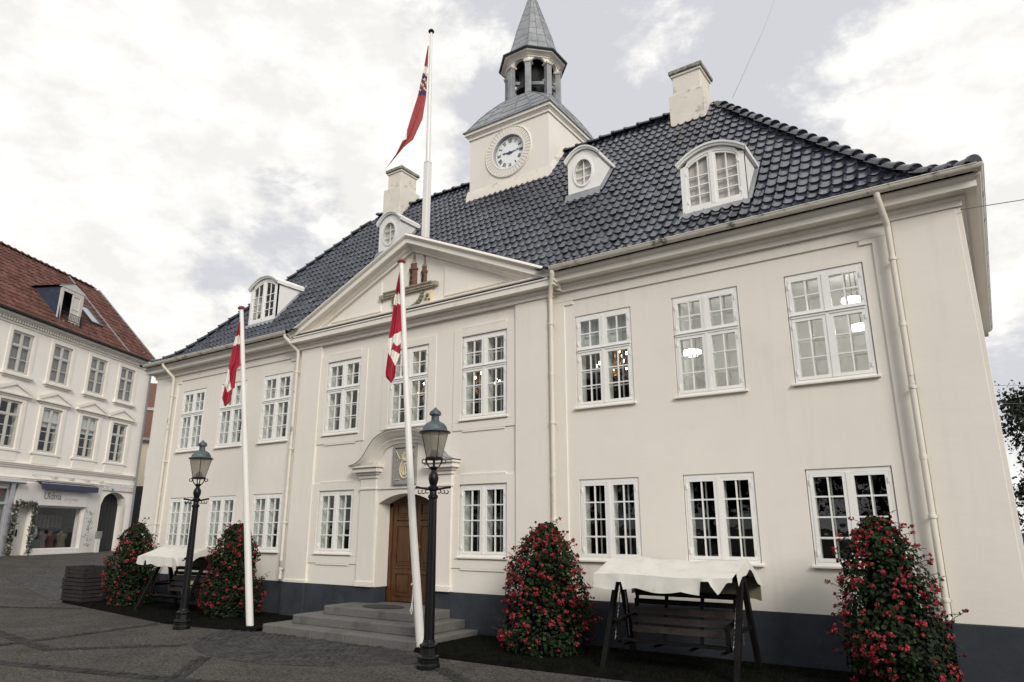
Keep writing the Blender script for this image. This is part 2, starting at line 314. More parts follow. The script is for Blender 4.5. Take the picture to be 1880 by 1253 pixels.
def sett_sheet():
    m=bpy.data.materials.new('street_cobbles'); m.use_nodes=True; nt=m.node_tree;N=nt.nodes;L=nt.links;b=N['Principled BSDF']
    tc=N.new('ShaderNodeTexCoord'); v=N.new('ShaderNodeTexVoronoi'); v.inputs['Scale'].default_value=7; L.new(tc.outputs['Object'],v.inputs[0])
    v2=N.new('ShaderNodeTexVoronoi'); v2.feature='DISTANCE_TO_EDGE'; v2.inputs['Scale'].default_value=7; L.new(tc.outputs['Object'],v2.inputs[0])
    s=N.new('ShaderNodeSeparateColor'); L.new(v.outputs['Color'],s.inputs[0])
    cr=N.new('ShaderNodeValToRGB'); e=cr.color_ramp.elements; e[0].color=(.022,.022,.023,1); e[1].color=(.06,.06,.063,1); L.new(s.outputs[0],cr.inputs[0])
    mr=N.new('ShaderNodeMapRange'); mr.inputs[2].default_value=.12; L.new(v2.outputs['Distance'],mr.inputs[0])
    mx=N.new('ShaderNodeMix'); mx.data_type='RGBA'; L.new(mr.outputs[0],mx.inputs[0]); mx.inputs[6].default_value=(.018,.017,.016,1); L.new(cr.outputs[0],mx.inputs[7]); L.new(mx.outputs[2],b.inputs['Base Color'])
    bp=N.new('ShaderNodeBump'); bp.inputs['Strength'].default_value=.8; bp.inputs['Distance'].default_value=.03; L.new(mr.outputs[0],bp.inputs['Height']); L.new(bp.outputs[0],b.inputs['Normal']); b.inputs['Roughness'].default_value=.65
    return m
M['cob']=sett_sheet()

# ------------------------------------------------------------------ camera
f=1270.9; rx,ry,rz=1.8363,-.0009,.6007
cam=bpy.data.cameras.new('camera'); cam.sensor_width=36; cam.lens=36*f/1880; cam.clip_end=2000; cam.clip_start=.05
co=bpy.data.objects.new('camera',cam); COL.objects.link(co)
co.matrix_world=Matrix.Translation((9.892,-10.638,1.7985))@(Matrix.Rotation(rz,4,'Z')@Matrix.Rotation(rx,4,'X')@Matrix.Rotation(ry,4,'Z'))
scene.camera=co

# ------------------------------------------------------------------ sky and sun
SUN_EL,SUN_AZ=radians(28),radians(126)      # azimuth clockwise from +y: light from the square side, to the right
w=bpy.data.worlds.new('World'); scene.world=w; w.use_nodes=True; nt=w.node_tree; N=nt.nodes; L=nt.links
bg=N['Background']; bg.inputs[1].default_value=.1
sky=N.new('ShaderNodeTexSky'); sky.sky_type='NISHITA'; sky.sun_disc=False; sky.sun_elevation=SUN_EL; sky.sun_rotation=SUN_AZ; sky.air_density=1; sky.dust_density=3; sky.ozone_density=1
tc=N.new('ShaderNodeTexCoord')
def vdot(v,lo,hi,wt):
    d=N.new('ShaderNodeVectorMath'); d.operation='DOT_PRODUCT'; L.new(tc.outputs['Generated'],d.inputs[0]); v=Vector(v).normalized(); d.inputs[1].default_value=v
    m=N.new('ShaderNodeMapRange'); m.interpolation_type='SMOOTHSTEP'; m.inputs[1].default_value=cos(radians(hi)); m.inputs[2].default_value=cos(radians(lo)); m.inputs[3].default_value=0; m.inputs[4].default_value=wt; L.new(d.outputs['Value'],m.inputs[0]); return m.outputs[0]
def add(a,b,op='ADD'):
    n=N.new('ShaderNodeMath'); n.operation=op
    for i,x in enumerate((a,b)):
        if isinstance(x,(int,float)): n.inputs[i].default_value=x
        else: L.new(x,n.inputs[i])
    return n.outputs[0]
mp=N.new('ShaderNodeMapping'); mp.inputs['Location'].default_value=(.37,.11,.62); mp.inputs['Scale'].default_value=(1,1,1.7); L.new(tc.outputs['Generated'],mp.inputs[0])
n1=N.new('ShaderNodeTexNoise'); n1.inputs['Scale'].default_value=3.4; n1.inputs['Detail'].default_value=11; n1.inputs['Roughness'].default_value=.62; n1.inputs['Distortion'].default_value=.35; L.new(mp.outputs[0],n1.inputs[0])
n2=N.new('ShaderNodeTexNoise'); n2.inputs['Scale'].default_value=11; n2.inputs['Detail'].default_value=7; n2.inputs['Roughness'].default_value=.6; L.new(mp.outputs[0],n2.inputs[0])
cl=add(n1.outputs[0],add(n2.outputs[0],.42,'MULTIPLY'))
for v,lo,hi,wt in (((-.80,.40,.45),4,34,.27),((-.658,.526,.539),2,13,.12),((-.762,.517,.39),0,9,-.24),((-.70,.55,.42),0,7,-.12),((-.484,.606,.632),2,11,-.20),((-.17,.80,.58),4,17,-.26),((-.355,.74,.57),2,10,-.16),((-.27,.728,.63),1,7,.34),((.03,.89,.46),4,20,.20),((-.42,.68,.60),0,5,.10)):
    cl=add(cl,vdot(v,lo,hi,wt))
cm=N.new('ShaderNodeMapRange'); cm.interpolation_type='SMOOTHSTEP'; cm.inputs[1].default_value=.63; cm.inputs[2].default_value=.79; L.new(cl,cm.inputs[0])
hs=N.new('ShaderNodeHueSaturation'); hs.inputs['Saturation'].default_value=.16; L.new(sky.outputs[0],hs.inputs['Color'])
clear=N.new('ShaderNodeMix'); clear.data_type='RGBA'; clear.inputs[0].default_value=.92; L.new(hs.outputs[0],clear.inputs[6]); clear.inputs[7].default_value=(7.0,7.07,7.55,1)
# cloud colour: bright cream tops, greyer bellies
cc=N.new('ShaderNodeMix'); cc.data_type='RGBA'; mr=N.new('ShaderNodeMapRange'); mr.inputs[1].default_value=.40; mr.inputs[2].default_value=.58; L.new(n2.outputs[0],mr.inputs[0]); L.new(mr.outputs[0],cc.inputs[0])
cc.inputs[6].default_value=(9.1,9.0,8.7,1); cc.inputs[7].default_value=(10.6,10.5,10.15,1)
mx=N.new('ShaderNodeMix'); mx.data_type='RGBA'; L.new(cm.outputs[0],mx.inputs[0]); L.new(clear.outputs[2],mx.inputs[6]); L.new(cc.outputs[2],mx.inputs[7]); L.new(mx.outputs[2],bg.inputs[0])
sl=bpy.data.lights.new('sun','SUN'); sl.energy=2.25; sl.angle=radians(20); sl.color=(1,.95,.86)
so=bpy.data.objects.new('sun',sl); COL.objects.link(so)
d=Vector((sin(SUN_AZ)*cos(SUN_EL),cos(SUN_AZ)*cos(SUN_EL),sin(SUN_EL)))
so.rotation_euler=(-d).to_track_quat('-Z','Y').to_euler(); so.location=(20,-30,30)
vs=scene.view_settings; vs.view_transform='Standard'; vs.look='None'; vs.gamma=1; vs.exposure=0
scene.cycles.use_denoising=True

# ------------------------------------------------------------------ ground
def gz(x,y):
    t=min(1,max(0,(-x-10.8)/10.5)); return -.06+.83*t
m=MB(); xs=[-400,-120,-60,-40,-30,-25,-22,-19,-16,-14,-12.5,-10.8,-9,-4,0,5,10,15,25,60,400]; ys=[-400,-60,-25,-15,-11,-8,-5,-2.5,0,4,10,20,60,400]
vs_=[(x,y,gz(x,y)) for y in ys for x in xs]; nx=len(xs)
m.add(vs_,[(j*nx+i,j*nx+i+1,(j+1)*nx+i+1,(j+1)*nx+i) for j in range(len(ys)-1) for i in range(nx-1)])
tag(m.build('square_paving',M['asph']),'dark exposed aggregate paving of the town square','paving',kind='structure')
def sheet(name,pts,dz,mt,label):
    m=MB(); m.add([(x,y,gz(x,y)+dz) for x,y in pts],[tuple(range(len(pts)))]); return tag(m.build(name,mt),label,'paving',kind='structure')
# street cobbles rising to the left between the paving fields
m=MB(); P=[(-11.3,-1.45),(-11.3,6.5),(-16.5,9.0),(-22.3,6.2),(-15.8,-.85)]
def strip(A,B,n,dz):
    vs=[];fs=[]
    for i in range(n+1):
        t=i/n
        for S,T in (A,B):
            pass
    return vs,fs
nn=24
for i in range(nn):
    for j in range(8):
        def q(u,v):
            ax=-11.3+(-15.8+11.3)*u; ay=-1.45+(-.85+1.45)*u; bx=-12.0+(-22.3+12.0)*u; by=7.0+(6.2-7.0)*u
            x=ax+(bx-ax)*v; y=ay+(by-ay)*v; return (x,y,gz(x,y)+.006)
        m.quad(q(i/nn,j/8),q(i/nn,(j+1)/8),q((i+1)/nn,(j+1)/8),q((i+1)/nn,j/8))
tag(m.build('cobbled_street',M['cob']),'grey cobbled street rising beside the town hall','street',kind='structure')
# setts: fan in front of the steps and guide rows, each stone modelled, one ground surface
def setts(name,spots,label):
    V=[];F=[]
    for (x,y,a,lx,ly) in spots:
        h=.010+RNG.random()*.012; tx,ty=(RNG.random(2)-.5)*.06; c,s=cos(a),sin(a); o=len(V); b=.012
        z0=gz(x,y)
        for (ux,uy,uz) in ((-1,-1,0),(1,-1,0),(1,1,0),(-1,1,0)):
            px,py=ux*lx/2,uy*ly/2; V.append((x+px*c-py*s,y+px*s+py*c,z0-.005))
        for (ux,uy,uz) in ((-1,-1,0),(1,-1,0),(1,1,0),(-1,1,0)):
            px,py=ux*(lx/2-b*.3),uy*(ly/2-b*.3); V.append((x+px*c-py*s,y+px*s+py*c,z0+h*.55+px*tx+py*ty))
        for (ux,uy,uz) in ((-1,-1,0),(1,-1,0),(1,1,0),(-1,1,0)):
            px,py=ux*(lx/2-b*1.4),uy*(ly/2-b*1.4); V.append((x+px*c-py*s,y+px*s+py*c,z0+h+px*tx+py*ty))
        for k in range(2):
            for i in range(4): F.append((o+4*k+i,o+4*k+(i+1)%4,o+4*k+4+(i+1)%4,o+4*k+4+i))
        F.append((o+8,o+9,o+10,o+11))
    o=nmesh(name,V,F,M['settb' if 'bands' in name else 'sett']); return tag(o,label,'paving',kind='structure')
sp=[]
cx,cy=.15,-.9
for r in np.arange(.9,3.05,.105):
    n=int(pi*r/.125)
    for i in range(n+1):
        a=pi+pi*i/n+(.5*pi/n if int(r*100)%2 else 0); x=cx+r*1.0*cos(a); y=cy+r*.97*sin(a)
        if y<-1.80 and not (x>1.7 and y>-2.1): sp.append((x+RNG.normal()*.006,y+RNG.normal()*.006,a+pi/2,.115+RNG.normal()*.006,.092))
setts('entrance_setts',sp,'fan of small grey setts in front of the entrance steps')
sp=[]
def row(A,B,k=2):
    A=np.array(A);B=np.array(B);n=int(np.linalg.norm(B-A)/.135);a=atan2(*(B-A)[::-1]);nn=np.array([-sin(a),cos(a)])
    for i in range(n):
        for j in range(k):
            p=A+(B-A)*(i+.5*(j%2))/n+nn*(j-(k-1)/2)*.115+RNG.normal(size=2)*.006; sp.append((p[0],p[1],a,.122,.10))
for A,B in (((-4.6,-6.4),(.8,-5.1)),((.8,-5.1),(6.5,-3.72)),((.75,-5.0),(-.35,-3.9)),((-4.15,-5.25),(-4.58,-2.25)),((-3.02,-4.95),(-1.6,-3.45)),((-9,-4.2),(-3.02,-4.95)),
            ((3.2,-2.62),(4.35,-3.32)),((4.35,-3.32),(5.4,-4.0)),((5.28,-2.1),(5.4,-2.62)),((-9,-1.8),(-14,-4.2)),((.8,-5.1),(3.6,-8.6))): row(A,B)
setts('sett_bands',sp,'thin rows of setts dividing the square paving')
# planted strip along the front
def front_y(x): return float(np.interp(x,[-10.9,-7.5,-4.6,-2.1,-1.9,2.0,2.45,4.2,5.9,8,10.6],[-1.33,-1.75,-2.15,-1.96,-1.8,-1.8,-2.0,-2.0,-1.9,-1.72,-1.5]))
m=MB()
for a,b in ((-10.9,-1.96),(1.96,10.6)):
    n=40
    for i in range(n):
        x0=a+(b-a)*i/n;x1=a+(b-a)*(i+1)/n
        for t0,t1 in ((0,.02),(.02,.3),(.3,1)):
            z=lambda t:(-.055 if t==0 else .0) 
            y=lambda x,t:front_y(x)*(1-t)+(-.03)*t
            m.quad((x0,y(x0,t0),z(t0)),(x1,y(x1,t0),z(t0)),(x1,y(x1,t1),z(t1)),(x0,y(x0,t1),z(t1)))
tag(m.build('grass_verge',M['soil']),'dark narrow verge along the town hall front','verge',kind='structure')
V=[];F=[]
for k in range(15000):
    x=RNG.uniform(1.98,10.4) if RNG.random()<.72 else RNG.uniform(-10.7,-2.0)
    fy=front_y(x); y=fy+.03+(RNG.random()**1.4)*(-.1-fy)
    h=RNG.uniform(.018,.05); a=RNG.uniform(0,6.28); l=RNG.uniform(-.03,.03,2); wd=.004; o=len(V)
    V+=[(x-wd*cos(a),y-wd*sin(a),0),(x+wd*cos(a),y+wd*sin(a),0),(x+l[0],y+l[1],h)]; F.append((o,o+1,o+2))
tag(nmesh('grass',V,F,M['grass']),'short dark grass on the verge below the facade','grass',kind='stuff')

# ------------------------------------------------------------------ town hall
TH=empty('town_hall',(0,0,0),0,'white two storey town hall with navy tiled hipped roof and clock tower','town hall')
WX=dict(R1=4.548,R2=6.402,R3=8.221,L1=-8.083,L2=-6.264,L3=-4.469,C1=-1.99,C2=.01,C3=1.99)
UT,UBt,LT,LBt=5.549,3.8235,2.621,1.2724
WW=1.105
RY=-.07                                   # face of the central projection
def wall_holes(mb,x0,x1,z0,z1,y,holes,depth):
    X=sorted({x0,x1}|{h[i] for h in holes for i in(0,1)}); Z=sorted({z0,z1}|{h[i] for h in holes for i in(2,3)})
    inh=lambda cx,cz:any(h[0]<cx<h[1] and h[2]<cz<h[3] for h in holes)
    for i in range(len(X)-1):
        for j in range(len(Z)-1):
            if inh((X[i]+X[i+1])/2,(Z[j]+Z[j+1])/2): continue
            mb.quad((X[i],y,Z[j]),(X[i+1],y,Z[j]),(X[i+1],y,Z[j+1]),(X[i],y,Z[j+1]))
            mb.quad((X[i],y+depth,Z[j]),(X[i],y+depth,Z[j+1]),(X[i+1],y+depth,Z[j+1]),(X[i+1],y+depth,Z[j]))
    for a,b,c,d in holes:
        if d==2.6: continue
        mb.quad((a,y,c),(a,y+depth,c),(a,y+depth,d),(a,y,d)); mb.quad((b,y,c),(b,y,d),(b,y+depth,d),(b,y+depth,c))
        mb.quad((a,y,c),(b,y,c),(b,y+depth,c),(a,y+depth,c)); mb.quad((a,y,d),(a,y+depth,d),(b,y+depth,d),(b,y,d))
holes=lambda ks,low=True:[(WX[k]-WW/2,WX[k]+WW/2,UBt+.05,UT) for k in ks]+[(WX[k]-WW/2,WX[k]+WW/2,LBt+.05,LT) for k in ks if low and k!='C2']
m=MB()
wall_holes(m,-10,-3.49,.68,6.30,0,holes(('L1','L2','L3')),.38)
wall_holes(m,3.49,10,.68,6.30,0,holes(('R1','R2','R3')),.38)
m.quad((10,0,.68),(10,8.5,.68),(10,8.5,6.3),(10,0,6.3)); m.quad((-10,0,.68),(-10,0,6.3),(-10,8.5,6.3),(-10,8.5,.68)); m.quad((-10,8.5,.68),(-10,8.5,6.3),(10,8.5,6.3),(10,8.5,.68))
m.build('wall',M['plaster'],TH)
# central projection with the door opening cut by strips
DX0,DX1,DSP,DTOP=-.70,.78,2.31,2.50
m=MB(); hc=holes(('C1','C2','C3'))
wall_holes(m,-3.49,3.49,.68,6.20,RY,hc+[(DX0,DX1,.68,2.6)],.38)
n=14; arch=[(DX0+(DX1-DX0)*i/n, DSP+(DTOP-DSP)*(1-((2*i/n-1)**2))) for i in range(n+1)]
for (a,za),(b,zb) in zip(arch,arch[1:]):
    m.quad((a,RY,za),(b,RY,zb),(b,RY,2.6),(a,RY,2.6)); m.quad((a,RY,za),(a,RY+.42,za),(b,RY+.42,zb),(b,RY,zb))
for x,s in((DX0,1),(DX1,-1)):
    m.quad((x,RY,.68),(x,RY+.42,.68),(x,RY+.42,DSP),(x,RY,DSP))
for s in(-1,1): m.box(s*3.49,s*3.489,RY,.0,.68,6.2)
m.build('central_wall',M['plaster'],TH)
# raised plaster work: pilasters and frieze bands
def raised(name,boxes,mt='plaster'):
    m=MB()
    for b in boxes: m.box(*b)
    return m.build(name,M[mt],TH,bevel=.006)
for s in(1,-1):
    B=lambda x0,x1,y0,z0,z1:(min(s*x0,s*x1),max(s*x0,s*x1),y0,.02,z0,z1)
    raised('pilaster',[B(9.21,10.004,-.06,.68,6.05)])
    raised('panel_border',[B(3.494,3.79,-.028,.68,5.865),B(8.935,9.206,-.028,.68,5.865),B(3.494,9.206,-.028,5.867,6.05),B(3.79,3.97,-.027,5.79,5.865),B(8.765,8.935,-.027,5.79,5.865)])
    raised('pilaster',[(min(s*2.76,s*3.47),max(s*2.76,s*3.47),RY-.05,RY+.01,.68,6.0)])
    raised('pilaster_base',[(min(s*2.73,s*3.475),max(s*2.73,s*3.475),RY-.075,RY+.01,.6805,.74)])
# side wall pilasters at the corner
raised('pilaster',[(9.99,10.06,-.055,.9,.68,6.05)])
# plinth
m=MB()
for s in(1,-1):
    m=MB(); m.box(min(s*3.50,s*10.03),max(s*3.50,s*10.03),-.03,.3,-.3,.68)
    m.box(min(s*9.19,s*10.06),max(s*9.19,s*10.06),-.09,-.028,-.3,.679)
    m.box(min(s*.775,s*3.505),max(s*.775,s*3.505),RY-.03,.25,-.3,.679) if s>0 else m.box(-3.505,-.698,RY-.03,.25,-.3,.679)
    m.box(min(s*2.75,s*3.51),max(s*2.75,s*3.51),RY-.08,RY-.028,-.3,.678)
    m.box(min(s*10.0,s*10.06),max(s*10.0,s*10.06),-.03,8.5,-.3,.678); m.build('plinth',M['plinth'],TH,bevel=.008)
# cornice around the building (mitred sweep)
def sweep_rect(prof,x0,x1,y0,y1,mt,name,parent=TH):
    m=MB(); rings=[]
    for o,z in prof: rings.append([(x0-o,y0-o,z),(x1+o,y0-o,z),(x1+o,y1+o,z),(x0-o,y1+o,z)])
    m.loft(rings); return m.build(name,mt,parent)
corn=[(-.01,6.045),(.085,6.045),(.085,6.115),(.095,6.12),(.118,6.135),(.124,6.16),(.115,6.185),(.14,6.19),(.16,6.195),(.275,6.195),(.28,6.20),(.28,6.285),(.30,6.30),(.335,6.325),(.345,6.345),(.34,6.36),(.1,6.37)]
sweep_rect(corn,-10,10,0,8.5,M['mould'],'cornice')
# gutters
def gutter(pts,name):
    m=MB(); r=.068; rings=[]
    P=[Vector(p) for p in pts]
    for j,p in enumerate(P):
        a=(P[j]-P[j-1]).normalized() if j>0 else None; b=(P[j+1]-P[j]).normalized() if j<len(P)-1 else None
        na=Vector((a.y,-a.x,0)) if a else None; nb=Vector((b.y,-b.x,0)) if b else None
        nrm=(na+nb).normalized()/max(.3,(na+nb).normalized().dot(na)) if a and b else (na or nb)
        ring=[]
        for k in range(11): q=pi*k/10; ring.append(p+nrm*(r*cos(q))+Vector((0,0,-r*1.05*sin(q))))
        for k in range(10,-1,-1): q=pi*k/10; ring.append(p+nrm*((r-.006)*cos(q))+Vector((0,0,-(r-.006)*1.05*sin(q)+.001)))
        rings.append(ring)
    m.loft(rings,closed=True,cap=True)
    for i in range(len(P)-1):                      # rolled front edge
        d=P[i+1]-P[i]; nn=Vector((d.y,-d.x,0)).normalized(); m.tube([P[i]+nn*r,P[i+1]+nn*r],.010,6)
        L_=d.length; k=int(L_/.75)                 # brackets
        for j in range(k):
            c=P[i]+d*((j+.5)/k); u=d.normalized()*.013
            ring=[[c+nn*((r+.005)*cos(pi*q/8))+Vector((0,0,-(r*1.05+.005)*sin(pi*q/8)))+sg*u for q in range(9)] for sg in(-1,1)]
            m.loft(ring,closed=False)
    return m.build(name,M['gutterp'],TH,smooth=True)
GZ=6.43
gutter([(-10.16,-.42,GZ),(-3.72,-.42,GZ)],'gutter')
gutter([(3.74,-.42,GZ),(10.315,-.42,GZ),(10.315,9.0,GZ)],'gutter')
# downpipes
def pipe(x,xg,zb):
    m=MB(); r=.042; yw=-.145
    m.tube([(xg,-.42,GZ-.07),(xg,-.42,GZ-.13),(x,yw-.02,5.98),(x,yw,5.9),(x,yw,zb)],r,10)
    for z in(5.45,3.62,1.95,.95):
        if z>zb: m.lathe([(r+.010,-.022),(r+.012,0),(r+.010,.022)],10,(x,yw,z)); m.box(x-.012,x+.012,yw,-.02,z-.012,z+.012); m.box(x+.03,x+.075,yw-.012,yw+.012,z-.018,z+.018)
    for z in(4.5,2.7): 
        if z>zb: m.lathe([(r+.006,-.03),(r+.006,.03)],10,(x,yw,z))
    return m.build('downpipe',M['pipe'],TH,smooth=True)
pipe(3.575,3.78,.70); pipe(9.17,9.12,.70); pipe(-3.575,-3.78,.74); pipe(-8.98,-9.15,.70)

# --- windows: one prototype of each kind, copied into place
def frame_rect(m,x0,x1,z0,z1,wd,y0,y1):
    m.box(x0,x0+wd,y0,y1,z0,z1); m.box(x1-wd,x1,y0,y1,z0,z1); m.box(x0+wd,x1-wd,y0,y1,z0,z0+wd); m.box(x0+wd,x1-wd,y0,y1,z1-wd,z1)
def sash_mb(x0,x1,z0,z1,nc,nr,y0=.012,y1=.055,wd=.048,mw=.020):
    m=MB(); frame_rect(m,x0,x1,z0,z1,wd,y0,y1)
    X0,X1,Z0,Z1=x0+wd,x1-wd,z0+wd,z1-wd
    for i in range(1,nc): x=X0+(X1-X0)*i/nc; m.box(x-mw/2,x+mw/2,y0+.006,y1-.004,Z0,Z1)
    for j in range(1,nr):
        z=Z0+(Z1-Z0)*j/nr
        xs=[X0]+[X0+(X1-X0)*i/nc for i in range(1,nc)]+[X1]
        for i in range(nc): m.box(xs[i]+(mw/2 if i else 0),xs[i+1]-(mw/2 if i<nc-1 else 0),y0+.006,y1-.004,z-mw/2,z+mw/2)
    return m
def window(h,upper,parent=TH):
    W=WW; hw=W/2; base=.05
    m=MB(); frame_rect(m,-hw+.012,hw-.012,base,h-.028,.034,.018,.11); 
    m.box(-.026,.026,.004,.10,base+.034,h-.062)
    zt=None
    if upper:
        zt=h*.612; m.box(-hw+.046,-.026,.0,.10,zt-.026,zt+.026); m.box(.026,hw-.046,.0,.10,zt-.026,zt+.026)
        m.box(-hw+.03,hw-.03,-.018,.018,zt+.012,zt+.026)
    m.box(-hw+.012,hw-.012,.02,.11,h-.028,h)       # head board
    wn=m.build('window',M['white'],parent,bevel=.003)
    segs=[(base+.036,(zt-.028) if upper else h-.064,3 if upper else 4)]
    if upper: segs.append((zt+.028,h-.064,2))
    for z0,z1,nr in segs:
        for a,b in((-hw+.048,-.028),(.028,hw-.048)):
            s=sash_mb(a,b,z0,z1,2,nr); 
            for zz in (z0+.12,z1-.12):                 # hinges
                xx=a+.006 if a<-.1 else b-.006; s.box(xx-.008,xx+.008,-.004,.012,zz-.035,zz+.035)
            s.build('sash',M['white'],wn)
            g=MB(); g.box(a+.03,b-.03,.030,.034,z0+.03,z1-.03); g.build('pane',M['glass'],wn)
    inn=MB(); frame_rect(inn,-hw+.0,hw-.0,base,h,.075,.20,.235); inn.box(-hw+.001,-hw+.02,.112,.20,base,h); inn.box(hw-.02,hw-.001,.112,.20,base,h)
    inn.box(-.05,.05,.105,.24,base+.075,h-.075)
    for z0,z1,nr in segs:
        for a,b in((-hw+.075,-.05),(.05,hw-.075)):
            for j in range(1,nr): z=z0+.02+(z1-z0-.04)*j/nr; inn.box(a,b,.208,.228,z-.010,z+.010)
            x=(a+b)/2; inn.box(x-.010,x+.010,.206,.23,z0,z1)
    if upper: inn.box(-hw+.075,-.05,.197,.238,zt-.035,zt+.035); inn.box(.05,hw-.075,.197,.238,zt-.035,zt+.035)
    inn.build('inner_sash',M['white'],wn)
    s=MB(); s.prism_x([(-.055,.006),(.03,.006),(.03,.048),(.0,.048),(-.055,.034)],-hw-.035,hw+.035); s.build('sill',M['mould'],wn,bevel=.004)
    return wn
up0=window(UT-UBt,True); lo0=window(LT-LBt,False)
first={'u':True,'l':True}
def place(proto,key,x,y,z):
    if first[key]: o=proto; first[key]=False
    else: o=copy_tree(proto,TH)
    o.location=(x,y,z); return o
for k,x in WX.items():
    y=RY if k[0]=='C' else 0
    place(up0,'u',x,y,UBt)
    if k!='C2': place(lo0,'l',x,y,LBt)
# curtains behind the left wing and centre windows, blinds in the right wing
def curtain(x,w_,z0,z1,y,mt,side,parent=TH):
    m=MB(); n=18; r=[]
    for zz in (z0,z1): r.append([(x+w_*i/n, y+.03*sin(i*1.7)+.012*sin(i*4.1),zz) for i in range(n+1)])
    m.loft(r,closed=False); return m.build('curtain',mt,parent,smooth='all')
M['cloth']=mat('net_curtain',(.62,.60,.56),rough=.9,var=.08,vscale=5)
for k in('L1','L2','L3','C1','C2','C3'):
    y=(RY if k[0]=='C' else 0)+.27
    for z0,z1,up in((UBt+.05,UT,1),(LBt+.05,LT,0)):
        if k=='C2' and not up: continue
        wd=.34 if k[0]=='L' else .12
        curtain(WX[k]-WW/2-.02,wd,z0,z1,y,M['cloth'],-1); curtain(WX[k]+WW/2+.02-wd*.5,wd*.5,z0,z1,y,M['cloth'],1)
m=MB(); m.box(WX['R1']-.552,WX['R1']+.552,.243,.25,UBt+1.04,UT); m.build('roller_blind',M['office'],TH)
# rooms behind the windows
m=MB()
def room(mb,x0,x1,y0,y1,z0,z1,i=0,j=0):
    mb.quad((x0,y1,z0),(x1,y1,z0),(x1,y1,z1),(x0,y1,z1),i); mb.quad((x0,y0,z0),(x0,y1,z0),(x0,y1,z1),(x0,y0,z1),i)
    mb.quad((x1,y0,z0),(x1,y0,z1),(x1,y1,z1),(x1,y1,z0),i); mb.quad((x0,y0,z0),(x1,y0,z0),(x1,y1,z0),(x0,y1,z0),j); mb.quad((x0,y0,z1),(x0,y1,z1),(x1,y1,z1),(x1,y0,z1),i)
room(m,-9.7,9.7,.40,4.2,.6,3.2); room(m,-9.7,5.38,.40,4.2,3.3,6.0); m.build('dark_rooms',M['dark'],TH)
m=MB(); room(m,5.42,9.7,.40,2.6,3.3,5.95,0,1); m.build('office_room',[M['office'],M['officefloor']],TH)
# things seen in the lit windows
def ceiling_lamp(loc,label):
    e=empty('ceiling_lamp',loc,0,label,'lamp','lit lamps in the upper office windows')
    m=MB(); m.lathe([(.005,-.07),(.11,-.055),(.17,-.01),(.165,.03),(.08,.055),(.02,.06)],16); m.build('lamp_shade',M['lampw'],e,smooth=True)
    m=MB(); m.tube([(0,0,.05),(0,0,5.93-loc[2])],.006,6); m.lathe([(.045,0),(.045,.02)],12,(0,0,5.93-loc[2]-.02)); m.build('cord',M['black'],e)
ceiling_lamp((5.70,1.25,4.885),'lit round lamp seen in the middle window of the right upper row')
ceiling_lamp((8.42,1.3,5.38),'lit lamp in the top right pane of the rightmost upper window')
ceiling_lamp((8.50,1.25,4.90),'lit lamp in the lower right sash of the rightmost upper window')
def chandelier(loc,label):
    e=empty('chandelier',loc,0,label,'chandelier','lit chandeliers in the upper hall')
    m=MB(); m.tube([(0,0,-.25),(0,0,6.0-loc[2])],.012,6); m.lathe([(.01,-.3),(.06,-.22),(.03,-.1),(.07,.02),(.02,.12)],10); 
    arms=[]
    for ring,(R,z,n) in enumerate(((.36,-.12,9),(.22,.10,6))):
        for i in range(n):
            a=2*pi*i/n+ring*.3; p=(R*cos(a),R*sin(a),z+.08); m.tube([(0,0,z-.05),(R*.55*cos(a),R*.55*sin(a),z-.12),p],.008,5); arms.append(p)
    m.build('arms',M['brass'],e)
    for p in arms:
        b=MB(); b.sphere((p[0],p[1],p[2]+.045),.020,6,4,0,1.7); b.build('bulb',M['bulb'],e)
chandelier((1.05,1.15,4.90),'lit chandelier behind the right window of the central upper three')
chandelier((-.62,1.15,4.86),'lit chandelier behind the middle central window, half hidden by the flagpole')
chandelier((4.22,1.15,4.83),'lit chandelier in the upper window just right of the downpipe')

# window surrounds and aprons on the central projection
def surround(x,z0,z1,mt=M['plaster']):
    m=MB(); o=.20; hw=WW/2; y0=RY-.018
    m.box(x-hw-o,x-hw,y0,RY+.01,z0-.02,z1+.16); m.box(x+hw,x+hw+o,y0,RY+.01,z0-.02,z1+.16); m.box(x-hw,x+hw,y0,RY+.01,z1,z1+.16)
    m.box(x-hw+.02,x+hw-.02,y0,RY+.01,z1+.161,z1+.20)
    m.box(x-hw-o,x+hw+o,y0-.003,RY+.01,z0-.17,z0-.022); m.box(x-hw+.05,x+hw-.05,y0-.003,RY+.01,z0-.205,z0-.171)
    return m.build('window_surround',mt,TH,bevel=.004)
for k in('C1','C2','C3'):
    if k!='C2': surround(WX[k],UBt,UT); surround(WX[k],LBt,LT)
    else:
        m=MB(); x=WX[k]; hw=WW/2
        for a,b in((x-hw-.2,x-hw),(x+hw,x+hw+.2)): m.box(a,b,RY-.018,RY+.01,UBt,UT+.16)
        m.box(x-hw,x+hw,RY-.018,RY+.01,UT,UT+.16); m.build('window_surround',M['plaster'],TH,bevel=.004)

